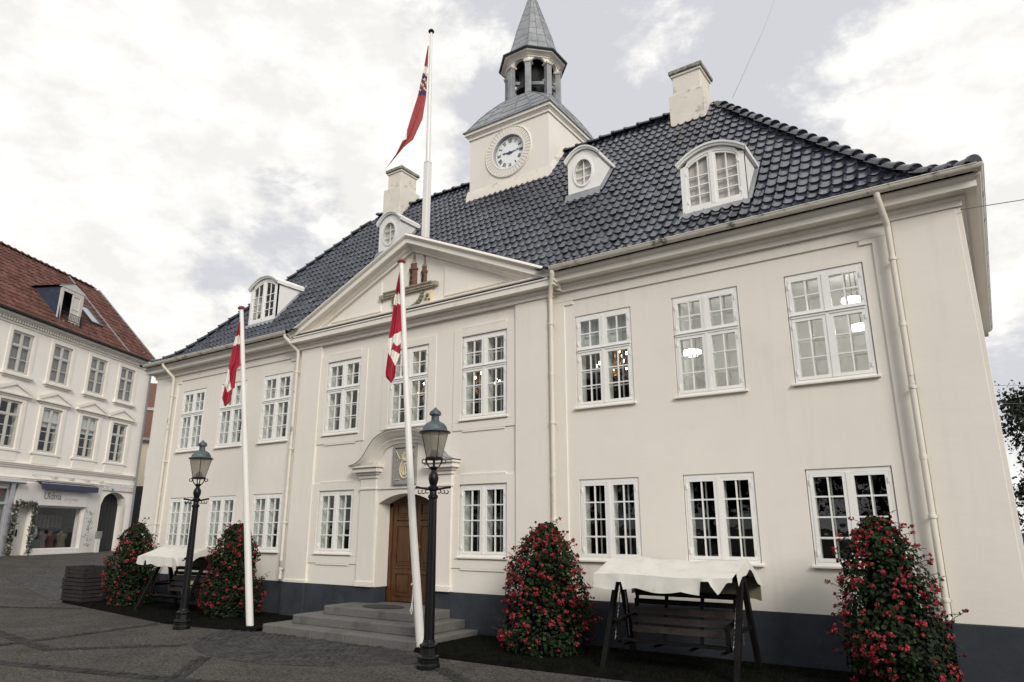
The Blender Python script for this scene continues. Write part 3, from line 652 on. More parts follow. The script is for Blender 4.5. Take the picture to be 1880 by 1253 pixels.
# --- pediment
CX=.05
m=MB()   # horizontal cornice of the projection
prof=[(RY,5.985),(-.155,5.985),(-.155,6.05),(-.185,6.06),(-.20,6.085),(-.19,6.11),(-.22,6.12),(-.22,6.13),(-.335,6.135),(-.335,6.235),(-.36,6.25),(-.36,6.275),(.0,6.30)]
HW=3.52
rings=[]
for y,z in prof:
    o=-(y-RY); rings.append([(-HW-o+.02,.2,z),(-HW-o+.02,y,z),(HW+o-.02,y,z),(HW+o-.02,.2,z)])
m.loft(rings,closed=False); m.build('pediment_cornice',M['mould'],TH)
m=MB(); m.box(-3.62,3.70,-.366,-.105,6.292,6.300); m.build('cornice_flashing',M['leadd'],TH)
AP,TZ,TXh=8.06,6.42,3.69
slope=(AP-TZ)/TXh
rk=[(0,.02),(-.33,.02),(-.41,-.01),(-.425,-.045),(-.40,-.075),(-.36,-.095),(-.36,-.20),(-.345,-.215),(-.24,-.225),(-.225,-.26),(-.19,-.285),(-.165,-.30),(-.165,-.345),(-.09,-.35)]
m=MB(); rings=[]
for y,dz in rk:
    rings.append([(CX-TXh-.05,y,TZ+dz-.05*slope),(CX,y,AP+dz),(CX+TXh+.05,y,TZ+dz-.05*slope)])
m.loft(rings,closed=False)
for s in(-1,1):  # end caps
    x=CX+s*(TXh+.05); m.add([(x,y,TZ+dz-.05*slope) for y,dz in rk],[tuple(range(len(rk)))])
m.build('raking_cornice',M['mould'],TH)
m=MB()
m.prism_y([(CX-TXh+.3,6.26),(CX+TXh-.3,6.26),(CX+TXh-.3,6.35),(CX,AP-.3),(CX-TXh+.3,6.35)],-.10,.25); m.build('tympanum',M['plaster'],TH)
for s in(-1,1):
    m=MB(); P=[(s*.92+CX,6.50),(s*2.55+CX,6.50),(s*.92+CX,7.18)]
    if s<0: P=[P[1],P[0],P[2]]
    m.prism_y(P,-.132,-.09); m.build('tympanum_panel',M['plaster'],TH,bevel=.004)
m=MB()   # little roof behind the pediment, running back into the tiles
for s in(-1,1):
    a=[(CX,-.33,AP+.03),(CX+s*TXh,-.33,TZ+.03),(CX+s*TXh,-.1,TZ+.03),(CX,1.35,AP+.03)]
    b=[(x,y,z-.03) for x,y,z in a]
    m.add(a+b,[(0,1,2,3),(7,6,5,4),(0,4,5,1),(1,5,6,2),(2,6,7,3)])
m.build('pediment_roof',M['leadd'],TH)
# coat of arms relief: a castle with towers on a crenellated beam over a wreath
m=MB(); m.box(-.80+CX,.62+CX,-.17,-.09,6.76,6.80); arms=m.build('coat_of_arms',M['relief'],TH,bevel=.006)
m=MB()
m.prism_y([(-.84+CX,6.80),(.66+CX,6.80),(.62+CX,6.855),(-.80+CX,6.855)],-.19,-.09)
for i in range(24): m.box(-.79+CX+i*.06,-.79+CX+i*.06+.032,-.23,-.10,6.862,6.885)
m.box(-.92+CX,-.80+CX,-.2,-.09,6.75,6.84); m.box(.62+CX,.74+CX,-.2,-.09,6.78,6.87)
m.build('beam',M['relief'],arms)
def tower_relief(x,w_,z0,z1,zt):
    m=MB(); n=12
    def ring(r,z): return [(x+r*cos(pi*i/n),-.10-r*.75*sin(pi*i/n),z) for i in range(n+1)]
    m.loft([ring(w_,z0),ring(w_*.92,z0+.6*(z1-z0)),ring(w_*.9,z1),ring(w_*1.12,z1+.01),ring(w_*1.12,z1+.05),ring(w_*.75,z1+.06),ring(w_*.7,z1+.15),ring(w_*.8,z1+.16)],closed=False)
    o=m.build('tower',M['brick'],arms)
    m=MB(); m.loft([ring(w_*.8,z1+.16),ring(w_*.66,z1+.19),ring(w_*.40,z1+.24),ring(w_*.30,z1+.30),ring(.012,zt)],closed=False); m.box(x-.03,x+.05,-.13,-.12,zt-.03,zt+.012); m.build('spire',M['relief'],o,smooth=True)
    m=MB()
    for zz in np.linspace(z0+.06,z1-.08,3): m.box(x-.022,x+.022,-.105-w_*.75,-.10,zz,zz+.055)
    m.build('tower_window',M['black'],o)
for x,w_,z1,zt in((-.36,.075,7.16,7.50),(.02,.112,7.36,7.80),(.33,.082,7.24,7.62)): tower_relief(x+CX,w_,6.885,z1-.1,zt-.06)
m=MB()
for i in range(15):
    a=pi+pi*i/14; p=(CX-.12+.42*cos(a),-.13,6.70+.30*sin(a)); m.sphere(p,.042+.02*sin(pi*i/14),7,5)
m.build('wreath',M['reliefg'],arms,smooth=True)
m=MB(); m.prism_y([(.40+CX,6.70),(.38+CX,6.44),(.47+CX,6.39),(.56+CX,6.44),(.60+CX,6.70)],-.16,-.09); sh=m.build('small_shield',M['goldp'],arms,bevel=.008)
m=MB(); m.sphere((.49+CX,-.165,6.60),.045,8,5,0,1); m.sphere((.45+CX,-.165,6.52),.035,8,5); m.sphere((.54+CX,-.165,6.50),.03,8,5); m.build('shield_figure',M['reliefg'],sh,smooth=True)

# --- portal: door, jamb pilasters, swan hood, plaque, steps
PX=.04
for s in(-1,1):
    m=MB(); x0,x1=sorted((PX+s*.78,PX+s*1.24)); yb=RY+.01
    m.box(x0,x1,RY-.06,yb,.68,2.83); m.box(x0-.015,x1+.015,RY-.085,yb,.682,.78); m.box(x0-.02,x1+.02,RY-.085,yb,2.60,2.64)
    m.build('portal_pilaster',M['plaster'],TH,bevel=.006)
    m=MB(); yy=RY-.06
    for z0,z1,o in((2.832,2.90,.03),(2.902,2.95,.07),(2.952,3.04,.13),(3.042,3.085,.17)): m.box(x0-o,x1+o,yy-o*1.1,yb,z0,z1)
    m.build('capital',M['mould'],TH,bevel=.008)
hood=[(-1.42,3.09),(-1.25,3.12),(-1.10,3.19),(-.97,3.31),(-.85,3.47),(-.72,3.61),(-.55,3.70),(-.38,3.75),(-.18,3.765),(.0,3.77)]
hood=[(PX+x,z) for x,z in hood]+[(PX-x,z) for x,z in hood[:-1][::-1]]
m=MB(); rings=[]
for dz,y in ((0,RY+.01),(0,-.33),(-.012,-.345),(-.035,-.335),(-.05,-.31),(-.075,-.30),(-.16,-.20),(-.18,-.20),(-.20,-.17),(-.26,-.14),(-.28,RY+.01)):
    rg=[]
    for i,(x,z) in enumerate(hood):
        a=hood[max(i-1,0)];b=hood[min(i+1,len(hood)-1)]; t=Vector((b[0]-a[0],b[1]-a[1])).normalized(); nn=Vector((-t.y,t.x))
        q=Vector((x,z))+nn*dz; zz=max(q.y,3.087+ (0.0 if dz==0 else -0.0)); rg.append((q.x,y,zz))
    rings.append(rg)
m.loft(rings,closed=False); m.build('portal_hood',M['mould'],TH,smooth=True)
m=MB(); rings=[]
for dz,y in((.012,RY+.0),(.010,-.350),(.001,-.346),(.001,RY)):
    rings.append([(x,y,z+dz) for x,z in hood])
m.loft(rings,closed=False); m.build('hood_flashing',M['lead'],TH,smooth=True)
m=MB(); P=[(x,z-.10) for x,z in hood if abs(x-PX)<1.0]; m.prism_y([(P[0][0],2.6+.001),(P[-1][0],2.6+.001)]+P[::-1],RY-.03,RY+.005); m.build('portal_field',M['plaster'],TH)
# plaque
pq=MB(); frame_rect(pq,PX-.32,PX+.32,2.67,3.47,.055,-.15,-.09); pq=pq.build('plaque',M['plaqf'],TH,bevel=.006)
m=MB(); m.box(PX-.27,PX+.27,-.12,-.09,2.72,3.42); m.build('plaque_slab',M['slab'],pq)
m=MB()
def oval(m,cx,cz,a,b,y,r,n=24): m.tube([(cx+a*cos(2*pi*i/n),y,cz+b*sin(2*pi*i/n)) for i in range(n+1)],r,6)
oval(m,PX,2.98,.125,.18,-.125,.018); oval(m,PX,2.98,.075,.12,-.125,.012)
m.tube([(PX-.02,-.125,2.88),(PX-.03,-.13,3.0),(PX,-.13,3.08),(PX+.03,-.13,3.0),(PX+.02,-.125,2.88)],.010,6)
for i in range(-2,3): m.sphere((PX+i*.04,-.13,3.27+.02*(2-abs(i))),.016,6,4); m.tube([(PX+i*.032,-.125,3.2),(PX+i*.042,-.13,3.27+.02*(2-abs(i)))],.008,5)
m.box(PX-.085,PX+.085,-.135,-.11,3.175,3.205)
for sx in(-1,1):
    for sz,zz in((1,3.36),(-1,2.77)): m.bar((PX+sx*.13,-.122,2.98+sz*.2),(PX+sx*.25,-.122,zz),.03,.012)
m.build('royal_cypher',M['goldp'],pq,smooth=True)
# door
dy=.30
door=MB(); door.box(DX0-.03,DX1+.03,dy+.03,dy+.07,.36,2.56); door=door.build('door',M['wood'],TH)
m=MB()
m.box(DX0,DX0+.09,dy-.03,dy+.03,.39,2.42); m.box(DX1-.09,DX1,dy-.03,dy+.03,.39,2.42)
arch2=[(DX0+(DX1-DX0)*i/14, DSP+(DTOP-DSP)*(1-((2*i/14-1)**2))) for i in range(15)]
for (a,za),(b,zb) in zip(arch2,arch2[1:]): m.add([(a,dy-.03,za-.09),(b,dy-.03,zb-.09),(b,dy-.03,zb+.02),(a,dy-.03,za+.02),(a,dy+.03,za-.09),(b,dy+.03,zb-.09),(b,dy+.03,zb+.02),(a,dy+.03,za+.02)],[(0,1,2,3),(0,4,5,1),(4,7,6,5)])
m.build('door_frame',M['wood'],door,bevel=.006)
for a,b in((DX0+.09,(DX0+DX1)/2-.004),((DX0+DX1)/2+.004,DX1-.09)):
    m=MB(); frame_rect(m,a,b,.40,2.44,.10,dy-.005,dy+.03)
    for z in(.98,1.06,1.92,2.02): m.box(a+.10,b-.10,dy-.005,dy+.03,z-.035,z+.035)
    for z0,z1 in((.53,.93),(1.12,1.86),(2.07,2.30)):
        m.box(a+.13,b-.13,dy+.002,dy+.028,z0,z1); m.box(a+.17,b-.17,dy-.012,dy+.01,z0+.05,z1-.05)
        frame_rect(m,a+.095,b-.095,z0-.03,z1+.03,.03,dy-.02,dy+.02)
    m.build('door_leaf',M['wood'],door,bevel=.006)
m=MB(); x=(DX0+DX1)/2+.07; m.box(x-.022,x+.022,dy-.018,dy+.0,1.30,1.52); m.tube([(x,dy-.01,1.46),(x,dy-.06,1.46),(x+.10,dy-.06,1.455)],.010,8); m.build('door_handle',M['brass'],door)
# steps: three stone blocks each, one flight
st=empty('entrance_steps',(0,0,-.06),0,'three grey granite steps with worn edges below the wooden door','steps')
for (xa,xb,yf,z0,z1,js) in((-1.95,1.95,-1.78,0-.1,.14,(-1.45,-.5,.35,1.0)),(-1.6,1.65,-1.38,.14,.29,(-1.3,-.15,.8)),(-1.2,1.3,-.98,.29,.44,(-.85,.35))):
    m=MB(); xs=[xa]+list(js)+[xb]
    for i in range(len(xs)-1):
        a,b=xs[i]+(.005 if i else 0),xs[i+1]-(.005 if i<len(xs)-2 else 0); z1_=z1+(i%2)*.002
        poly=[(a,yf),(b,yf),(b,-.105),(a,-.105)]
        if i==0: poly=[(a,yf+.12),(a+.04,yf+.035),(a+.12,yf),(b,yf),(b,-.105),(a,-.105)]
        if i==len(xs)-2: poly=[(a,yf),(b-.12,yf),(b-.04,yf+.035),(b,yf+.12),(b,-.105),(a,-.105)]
        n=len(poly); m.add([(x,y,z0) for x,y in poly]+[(x,y,z1_) for x,y in poly],[tuple(range(n))[::-1],tuple(range(n,2*n))]+[(k,(k+1)%n,(k+1)%n+n,k+n) for k in range(n)])
    if z1>.4: m.box(DX0+.0,DX1-.0,-.10,.33,.29,.44)
    m.build('step',M['stone'],st,bevel=.016)
m=MB(); m.lathe([(.001,0),(.46,0),(.47,.006),(.45,.014),(.001,.016)],32); o=m.build('door_mat',M['rub'],smooth=True); o.location=(.0,-.52,.383); o.scale=(1,.62,1)
tag(o,'dark oval mat on the top step before the door','mat')

# ------------------------------------------------------------------ tiled roof
PROF=[(.02,6.41),(.3,6.49),(.63,6.70),(.9,6.95),(1.26,7.36),(1.74,7.96),(2.33,8.71),(3.33,9.97),(4.75,11.80)]
PT=np.array(PROF); ARC=np.concatenate([[0],np.cumsum(np.hypot(np.diff(PT[:,0]),np.diff(PT[:,1])))])
# smooth the polyline
_s=np.linspace(0,ARC[-1],400); _t=np.interp(_s,ARC,PT[:,0]); _z=np.interp(_s,ARC,PT[:,1])
k_=np.ones(31)/31; pad=lambda a:np.convolve(np.concatenate([a[0]-(a[15:0:-1]-a[0]),a,a[-1]+(a[-1]-a[-2:-17:-1])]),k_,'valid')
_t=pad(_t); _z=pad(_z)
def prof_at(s): return np.interp(s,_s,_t),np.interp(s,_s,_z)
def zroof(t): return float(np.interp(t,_t,_z))
def tiles(name,place,Lfun,mt,tw=.178,rh=.305,ns=8,parent=TH,smax=None,arc=None,pf=None,amp=1.0,lip=.030,base=10.4,cut=None):
    pf=pf or prof_at; smax=smax or ARC[-1]
    u=np.linspace(0,1,ns,endpoint=False)
    hp=np.where(u<.74,-.013*np.sin(pi*u/.74)**.6,.026*np.sin(pi*(u-.74)/.26))*amp
    nt_=int(math.ceil(2*base/tw)); nr=int(math.ceil(smax/rh))
    X=np.concatenate([[-base+i*tw+uu*tw for uu in u] for i in range(nt_)]+[[-base+nt_*tw]]); H=np.concatenate([hp]*nt_+[hp[:1]])
    V=[];F=[];T=[];idx=0
    tint=RNG.random((nr,nt_+1))**1.5; jit=RNG.normal(size=(nr,nt_+1))*.0035; jl=RNG.normal(size=(nr,nt_+1))*.004
    col=np.minimum((np.arange(len(X)))//ns,nt_)
    for r in range(nr):
        s0,s1=r*rh,min((r+1)*rh,smax)+.0
        rows=[]
        for s,hh in ((s0,-.006),(s0,lip),(s0+.012,lip),(s0+(s1-s0)*.5,lip*.5),(s1,.004)):
            ss=np.clip(s+(jl[r][col] if s<s1-.01 else 0),0,smax)
            t,z=pf(ss); t2,z2=pf(np.minimum(ss+.05,smax)); t1,z1=pf(np.maximum(ss-.05,0)); dt,dz=t2-t1,z2-z1; nl=np.hypot(dt,dz)+1e-9
            h=H+hh+jit[r][col]
            L=Lfun(t); x=np.clip(X,-L,L)
            rows.append(np.stack(place(x,t-dz/nl*h,z+dt/nl*h),1))
        b=len(V)*0+idx
        for q in rows: V.append(q)
        n=len(X); 
        t,_=pf(s0); Lb=float(Lfun(np.array([t]))[0]) 
        t1,_=pf(s1); Lt=float(Lfun(np.array([t1]))[0])
        for j in range(4):
            for i in range(n-1):
                if X[i]>=Lb or X[i+1]<=-Lb: continue
                if name=='roof' and base>10 and X[i]<-10.13: continue
                if cut and cut((X[i]+X[i+1])/2,s0,s1): continue
                a=b+j*n+i; F.append((a,a+1,a+n+1,a+n)); T.append(tint[r][col[i]])
        idx+=5*n
    V=np.concatenate(V)
    me=bpy.data.meshes.new(name); me.from_pydata(V.tolist(),[],F); me.materials.append(mt)
    at=me.attributes.new('tint','FLOAT','FACE'); at.data.foreach_set('value',np.array(T,dtype=np.float32))
    me.polygons.foreach_set('use_smooth',[True]*len(F))
    try: me.set_sharp_from_angle(angle=radians(50))
    except Exception: pass
    me.update(); o=bpy.data.objects.new(name,me); COL.objects.link(o); o.parent=parent; return o
HX,TT=10.35,4.75
tiles('roof',lambda x,t,z:(x,t-.5,z),lambda t:HX-np.asarray(t),M['tile'],cut=lambda x,s0,s1: abs(x-CX)<TXh and float(prof_at(s0)[1])<AP-slope*abs(x-CX)-.14)
tiles('roof',lambda x,t,z:(HX-t,4.25+x,z),lambda t:np.maximum(TT-np.asarray(t),0.0)+.0001,M['tile'],base=4.85)
tiles('roof',lambda x,t,z:(-HX+t,4.25-x,z),lambda t:np.maximum(TT-np.asarray(t),0.0)+.0001,M['tile'],base=4.85)
m=MB(); m.quad((-HX,9.0,6.4),(HX,9.0,6.4),(HX-TT,4.25,11.78),(-HX+TT,4.25,11.78)); m.quad((-10.3,-.3,6.36),(10.3,-.3,6.36),(10.3,9,6.36),(-10.3,9,6.36)); m.build('rear_roof',M['leadd'],TH)
# ridge and hip tiles
def cap_tiles(P,Q0,ln=.36,r=.098,mb=None,flip=False):
    """half round tiles laid along the polyline P, lower end first"""
    P=[Vector(p) for p in P]; cum=[0]
    for a,b in zip(P,P[1:]): cum.append(cum[-1]+(b-a).length)
    def at(s):
        s=max(0,min(cum[-1],s))
        for i in range(len(P)-1):
            if s<=cum[i+1]+1e-9: return P[i]+(P[i+1]-P[i])*((s-cum[i])/(cum[i+1]-cum[i]))
    n=int(cum[-1]/ln)
    for i in range(n):
        a=at(i*ln-.02 if i else 0); b=at((i+1)*ln+.03); d=(b-a).normalized(); side=d.cross(Vector((0,0,1))).normalized(); up=side.cross(d)
        j=RNG.normal()*.004
        ring=[]
        for p,rr,hh in((a,r*1.10,.030),(a+d*.05,r*1.10,.030),(a+d*.055,r*1.0,.02),(b,r*.86,.0)):
            ring.append([p+side*(rr*1.08*cos(pi*k/8))+up*(rr*sin(pi*k/8)+hh+j-.02) for k in range(9)])
        mb.loft(ring,closed=False); mb.add(ring[0],[tuple(range(9))])
ts=np.linspace(.05,TT-.05,24)
for s in(1,-1):
    m=MB(); cap_tiles([(s*(HX-t),-.5+t,zroof(t)+.03) for t in ts if s>0 or t>.2],None,mb=m); m.build('hip_tiles',M['tile'],TH,smooth=True)
    m=MB(); cap_tiles([(s*(HX-t),9.0-t,zroof(t)+.03) for t in ts],None,mb=m); m.build('hip_tiles',M['tile'],TH,smooth=True)
m=MB(); cap_tiles([(-HX+TT-.1,4.25,11.83),(HX-TT+.1,4.25,11.83)],None,mb=m); m.build('ridge_tiles',M['tile'],TH,smooth=True)

# ------------------------------------------------------------------ dormers
def yroof(z):   # y on the front slope at height z
    return float(np.interp(z,_z,_t))-.5
def arch_pts(x0,x1,zs,rise,n=16): return [(x0+(x1-x0)*i/n, zs+rise*(1-(2*i/n-1)**2)) for i in range(n+1)]
def dormer(cx,yf,w_,zb,zs,rise,oval_win):
    hw=w_/2; x0,x1=cx-hw,cx+hw
    yb=yroof(zs+rise)+.25; ybs=yroof(zs)+.12
    A=arch_pts(x0,x1,zs,rise)
    m=MB()
    # cheeks and arched vault
    for x,s in((x0,-1),(x1,1)): m.quad((x,yf,zb-.1),(x,ybs+.1,zb-.1),(x,ybs+.1,zs),(x,yf,zs))
    m.quad((x0,yf+.001,zb-.12),(x1,yf+.001,zb-.12),(x1,yf+.001,zb),(x0,yf+.001,zb))
    body=m
    d=None
    if oval_win:
        n=40; zc=(zb+zs+rise*.6)/2+.02; a,b=.228,.322
        # front with oval hole : ring to outline
        outl=[]; 
        poly=[(x0,zb),(x1,zb)]+A[::-1]
        for i in range(n):
            q=2*pi*i/n; dx,dz=cos(q),sin(q); best=9
            for (p,r) in zip(poly,poly[1:]+poly[:1]):
                ex,ez=r[0]-p[0],r[1]-p[1]; den=dx*ez-dz*ex
                if abs(den)<1e-9: continue
                t=((p[0]-cx)*ez-(p[1]-zc)*ex)/den; u=((p[0]-cx)*dz-(p[1]-zc)*dx)/den
                if t>0 and -1e-6<=u<=1+1e-6: best=min(best,t)
            outl.append((cx+dx*best,yf,zc+dz*best))
        inn=[(cx+a*cos(2*pi*i/n),yf,zc+b*sin(2*pi*i/n)) for i in range(n)]; dp=[(x,yf+.08,z) for x,_,z in inn]
        body.loft([outl,inn,dp]); 
        body.add([outl[0]]+[(x1,yf,zb),(x0,yf,zb)],[])
        for (cxr,czr) in((x0,zb),(x1,zb),(x0,zs),(x1,zs)):  # fill corner triangles missed by the radial fan
            near=sorted(range(n),key=lambda i:(outl[i][0]-cxr)**2+(outl[i][2]-czr)**2)[:2]
            body.add([(cxr,yf,czr),outl[near[0]],outl[near[1]]],[(0,1,2)])
        d=body.build('dormer',M['white'],TH)
        m=MB(); 
        for r0,r1,y0 in((1.0,1.14,-.025),(1.14,1.20,-.012)):
            rg=[[(cx+a*k*cos(2*pi*i/n),yf+y,zc+b*k*sin(2*pi*i/n)) for i in range(n)] for k,y in((r0,.03),(r0,y0),(r1,y0),(r1,.01))]
            m.loft(rg)
        m.build('oval_frame',M['white'],d)
        m=MB(); m.box(cx-.011,cx+.011,yf+.03,yf+.055,zc-b,zc+b)
        for dz in(-.105,.105):
            ww=a*sqrt(1-(dz/b)**2)
            for p,q in((cx-ww,cx-.011),(cx+.011,cx+ww)): m.box(p,q,yf+.03,yf+.055,zc+dz-.010,zc+dz+.010)
        m.build('glazing_bars',M['white'],d)
        m=MB(); m.add([(x,yf+.045,z) for x,_,z in inn],[tuple(range(n))]); m.build('pane',M['glassb'],d)
        m=MB(); m.box(cx-.26,cx+.26,yf+.085,yf+.10,zc-.35,zc+.35); m.build('backing',M['officegrey'],d)
    else:
        a0,a1=x0+.10,x1-.10; zw0=zb+.115; rise2=rise*.86
        fr=[(x0,zb),(x1,zb),(x1,zb+.11),(x0,zb+.11)]
        body.prism_y(fr,yf,yf+.06)
        body.prism_y([(x0,zb+.11),(a0,zb+.11),(a0,zs+.03),(x0,zs)],yf,yf+.06); body.prism_y([(a1,zb+.11),(x1,zb+.11),(x1,zs),(a1,zs+.03)],yf,yf+.06)
        top=[p for p in A if a0<=p[0]<=a1]; top=[(a0,zs+.03)]+top+[(a1,zs+.03)]
        wt=[(x,z-.075) for x,z in top]
        for (p,q),(r,s_) in zip(zip(wt,wt[1:]),zip(top,top[1:])): body.add([(p[0],yf,p[1]),(q[0],yf,q[1]),(s_[0],yf,s_[1]),(r[0],yf,r[1]),(p[0],yf+.06,p[1]),(q[0],yf+.06,q[1])],[(0,1,2,3),(0,4,5,1)])
        body.box(cx-.035,cx+.035,yf-.004,yf+.06,zb+.11,zs+rise-.08)
        d=body.build('dormer',M['white'],TH)
        ztop=lambda x: float(np.interp(x,[p[0] for p in wt],[p[1] for p in wt]))
        for p,q in((a0,cx-.035),(cx+.035,a1)):
            m=MB(); wd=.042; y0,y1=yf+.012,yf+.05
            m.box(p,p+wd,y0,y1,zw0,ztop(p+wd*.5)); m.box(q-wd,q,y0,y1,zw0,ztop(q-wd*.5)); m.box(p+wd,q-wd,y0,y1,zw0,zw0+wd)
            xs=np.linspace(p+wd,q-wd,7)
            for u,v in zip(xs,xs[1:]): m.add([(u,y0,ztop(u)-wd),(v,y0,ztop(v)-wd),(v,y0,ztop(v)+.01),(u,y0,ztop(u)+.01),(u,y1,ztop(u)-wd),(v,y1,ztop(v)-wd)],[(0,1,2,3),(0,4,5,1)])
            xm=(p+q)/2; zr0=zw0+wd; hh=(min(ztop(p),ztop(q))-.03-zr0)
            m.box(xm-.010,xm+.010,y0+.006,y1-.004,zr0,ztop(xm)-wd)
            for j in(1,2,3): z=zr0+hh*j/4+.01*j; m.box(p+wd,xm-.010,y0+.006,y1-.004,z-.010,z+.010); m.box(xm+.010,q-wd,y0+.006,y1-.004,z-.010,z+.010)
            for zz in(zw0+.12,zw0+.7):
                xx=p+.008 if p<cx-.1 else q-.008; m.box(xx-.012,xx+.012,y0-.02,y0,zz-.03,zz+.03)
            m.build('sash',M['white'],d)
            m=MB(); xs=np.linspace(p+.02,q-.02,7); m.add([(p+.02,yf+.035,zw0+.02),(q-.02,yf+.035,zw0+.02)]+[(x,yf+.035,ztop(x)-.02) for x in xs[::-1]],[tuple(range(9))]); m.build('pane',M['glassb'],d)
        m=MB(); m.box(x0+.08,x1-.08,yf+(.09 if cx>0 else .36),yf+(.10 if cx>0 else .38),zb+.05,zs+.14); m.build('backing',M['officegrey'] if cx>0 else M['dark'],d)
    # arched hood with moulded front edge
    m=MB(); rings=[]
    B=arch_pts(x0-.035,x1+.035,zs-.005,rise+.012)
    for y,o,dz in((yf+.02,0,0),(yf-.055,0,.0),(yf-.06,.008,.028),(yf-.085,.016,.04),(yf-.09,.022,.075),(yf-.07,.022,.082)):
        rings.append([(cx+(x-cx)*(1+o/hw),y,z+dz) for x,z in B])
    far=[]
    for x,z in B:
        xx=cx+(x-cx)*(1+.022/hw); zz=z+.082; far.append((xx,yroof(zz)+.06,zz))
    rings.append(far); m.loft(rings,closed=False)
    for sgn in (0,-1):
        pass
    # soffit returns along the cheeks
    for x,s in((x0,-1),(x1,1)): m.add([(x,yf,zs-.005),(x+s*.045,yf-.06,zs-.005),(x+s*.045,yroof(zs)+.1,zs-.005),(x,yroof(zs)+.1,zs-.005)],[(0,1,2,3)]); m.add([(x+s*.055,yf-.07,zs-.01),(x+s*.055,yroof(zs)+.1,zs-.01),(x+s*.057,yroof(zs)+.1,zs+.08),(x+s*.057,yf-.07,zs+.08)],[(0,1,2,3)])
    m.build('dormer_hood',M['white'],d,smooth=True)
    # lead apron dressed over the tiles, and side flashings
    m=MB(); n=int(w_/.022); r=[]
    for k,(dy,dz) in enumerate(((0,.035),(-.04,.012),(-.10,None))):
        rr=[]
        for i in range(n+1):
            x=x0-.05+(w_+.10)*i/n; u=((x+10.4)/.178)%1; hh=-.017*sin(pi*u/.66) if u<.66 else .024*sin(pi*(u-.66)/.34)
            y=yf+dy; z=zb+dz if dz is not None else zroof(y+.5)+.055+hh*1.3
            if k==1: z=max(z,zroof(y+.5)+.05+hh)
            rr.append((x,y,z))
        r.append(rr)
    m.loft(r,closed=False)
    for x,s in((x0,-1),(x1,1)):
        P=[(x+s*.012,y,zroof(y+.5)+.06) for y in np.linspace(yf,ybs,6)]; Q=[(px+s*.05,py,pz-.02) for px,py,pz in P]; Rr=[(px-s*.010,py,pz+.06) for px,py,pz in P]
        m.loft([Rr,P,Q],closed=False)
    m.build('lead_apron',M['lead'],d,smooth=True)
    return d
M['officegrey']=mat('grey_blind',(.60,.57,.53),rough=.9)
dormer(6.51,.68,1.17,7.30,8.25,.25,False)
dormer(-6.47,.76,1.20,7.40,8.46,.25,False)
dormer(3.11,2.17,.80,9.25,10.06,.26,True)
dormer(-3.03,2.17,.80,9.27,10.08,.26,True)

# ------------------------------------------------------------------ chimneys
def chimney(cx,cy,hw,hd,zs,zt,capw):
    m=MB(); m.box(cx-hw-.09,cx+hw+.09,cy-hd-.09,cy+hd+.09,zs-1.6,zs); m.box(cx-hw,cx+hw,cy-hd,cy+hd,zs+.001,zt-.16); m.box(cx-hw-.035,cx+hw+.035,cy-hd-.035,cy+hd+.035,zt-.17,zt-.105)
    c=m.build('chimney',M['chim'],TH,bevel=.012)
    m=MB(); m.box(cx-hw-.075,cx+hw+.075,cy-hd-.075,cy+hd+.075,zt-.104,zt); m.box(cx-hw*.55,cx+hw*.55,cy-hd*.55,cy+hd*.55,zt,zt+.03); m.build('chimney_cap',M['cap'],c,bevel=.02)
chimney(5.13,4.20,.345,.36,12.02,12.73,0)
chimney(-4.60,4.20,.28,.36,12.33,13.05,0)

# ------------------------------------------------------------------ clock tower
TX,TY,TH2=.08,4.82,1.33
yf=TY-TH2
m=MB(); zA,zB,ck_x,ck_z,ck_r=9.6,12.74,.10,11.93,.50
X0,X1,Y1=TX-TH2,TX+TH2,TY+TH2
m.quad((X1,yf,zA),(X1,Y1,zA),(X1,Y1,zB),(X1,yf,zB)); m.quad((X0,yf,zA),(X0,yf,zB),(X0,Y1,zB),(X0,Y1,zA)); m.quad((X0,Y1,zA),(X0,Y1,zB),(X1,Y1,zB),(X1,Y1,zA)); m.quad((X0,yf,zB),(X1,yf,zB),(X1,Y1,zB),(X0,Y1,zB))
nq=96; cir=[];out=[]
for i in range(nq):
    a=2*pi*i/nq+pi/4; dx,dz=cos(a),sin(a); k=min(((X1 if dx>0 else X0)-ck_x)/dx if abs(dx)>1e-6 else 9,((12.739 if dz>0 else 11.0)-ck_z)/dz if abs(dz)>1e-6 else 9)
    cir.append((ck_x+ck_r*dx,yf,ck_z+ck_r*dz)); out.append((ck_x+k*dx,yf,ck_z+k*dz))
m.loft([out,cir]); m.quad((X0,yf,zA),(X1,yf,zA),(X1,yf,11.0),(X0,yf,11.0))
for cxx,czz in((X0,11.0),(X1,11.0),(X0,12.739),(X1,12.739)):
    near=sorted(range(nq),key=lambda i:(out[i][0]-cxx)**2+(out[i][2]-czz)**2)[:2]; m.add([(cxx,yf,czz),out[near[0]],out[near[1]]],[(0,1,2)])
tw=m.build('clock_tower',M['plaster'],TH)
m=MB()  # weathered skirt above the tiles
n=60; rr=[[],[],[]]
for i in range(n+1):
    x=TX-TH2-.07+(2*TH2+.14)*i/n; u=((x+10.4)/.178)%1; hh=-.017*sin(pi*u/.66) if u<.66 else .024*sin(pi*(u-.66)/.34)
    yb=yf-.09; rr[0].append((x,yb,zroof(yb+.5)+.04+hh)); rr[1].append((x,yf-.05,zroof(yf+.5)+.14)); rr[2].append((x,yf-.004,zroof(yf+.5)+.27))
m.loft(rr,closed=False)
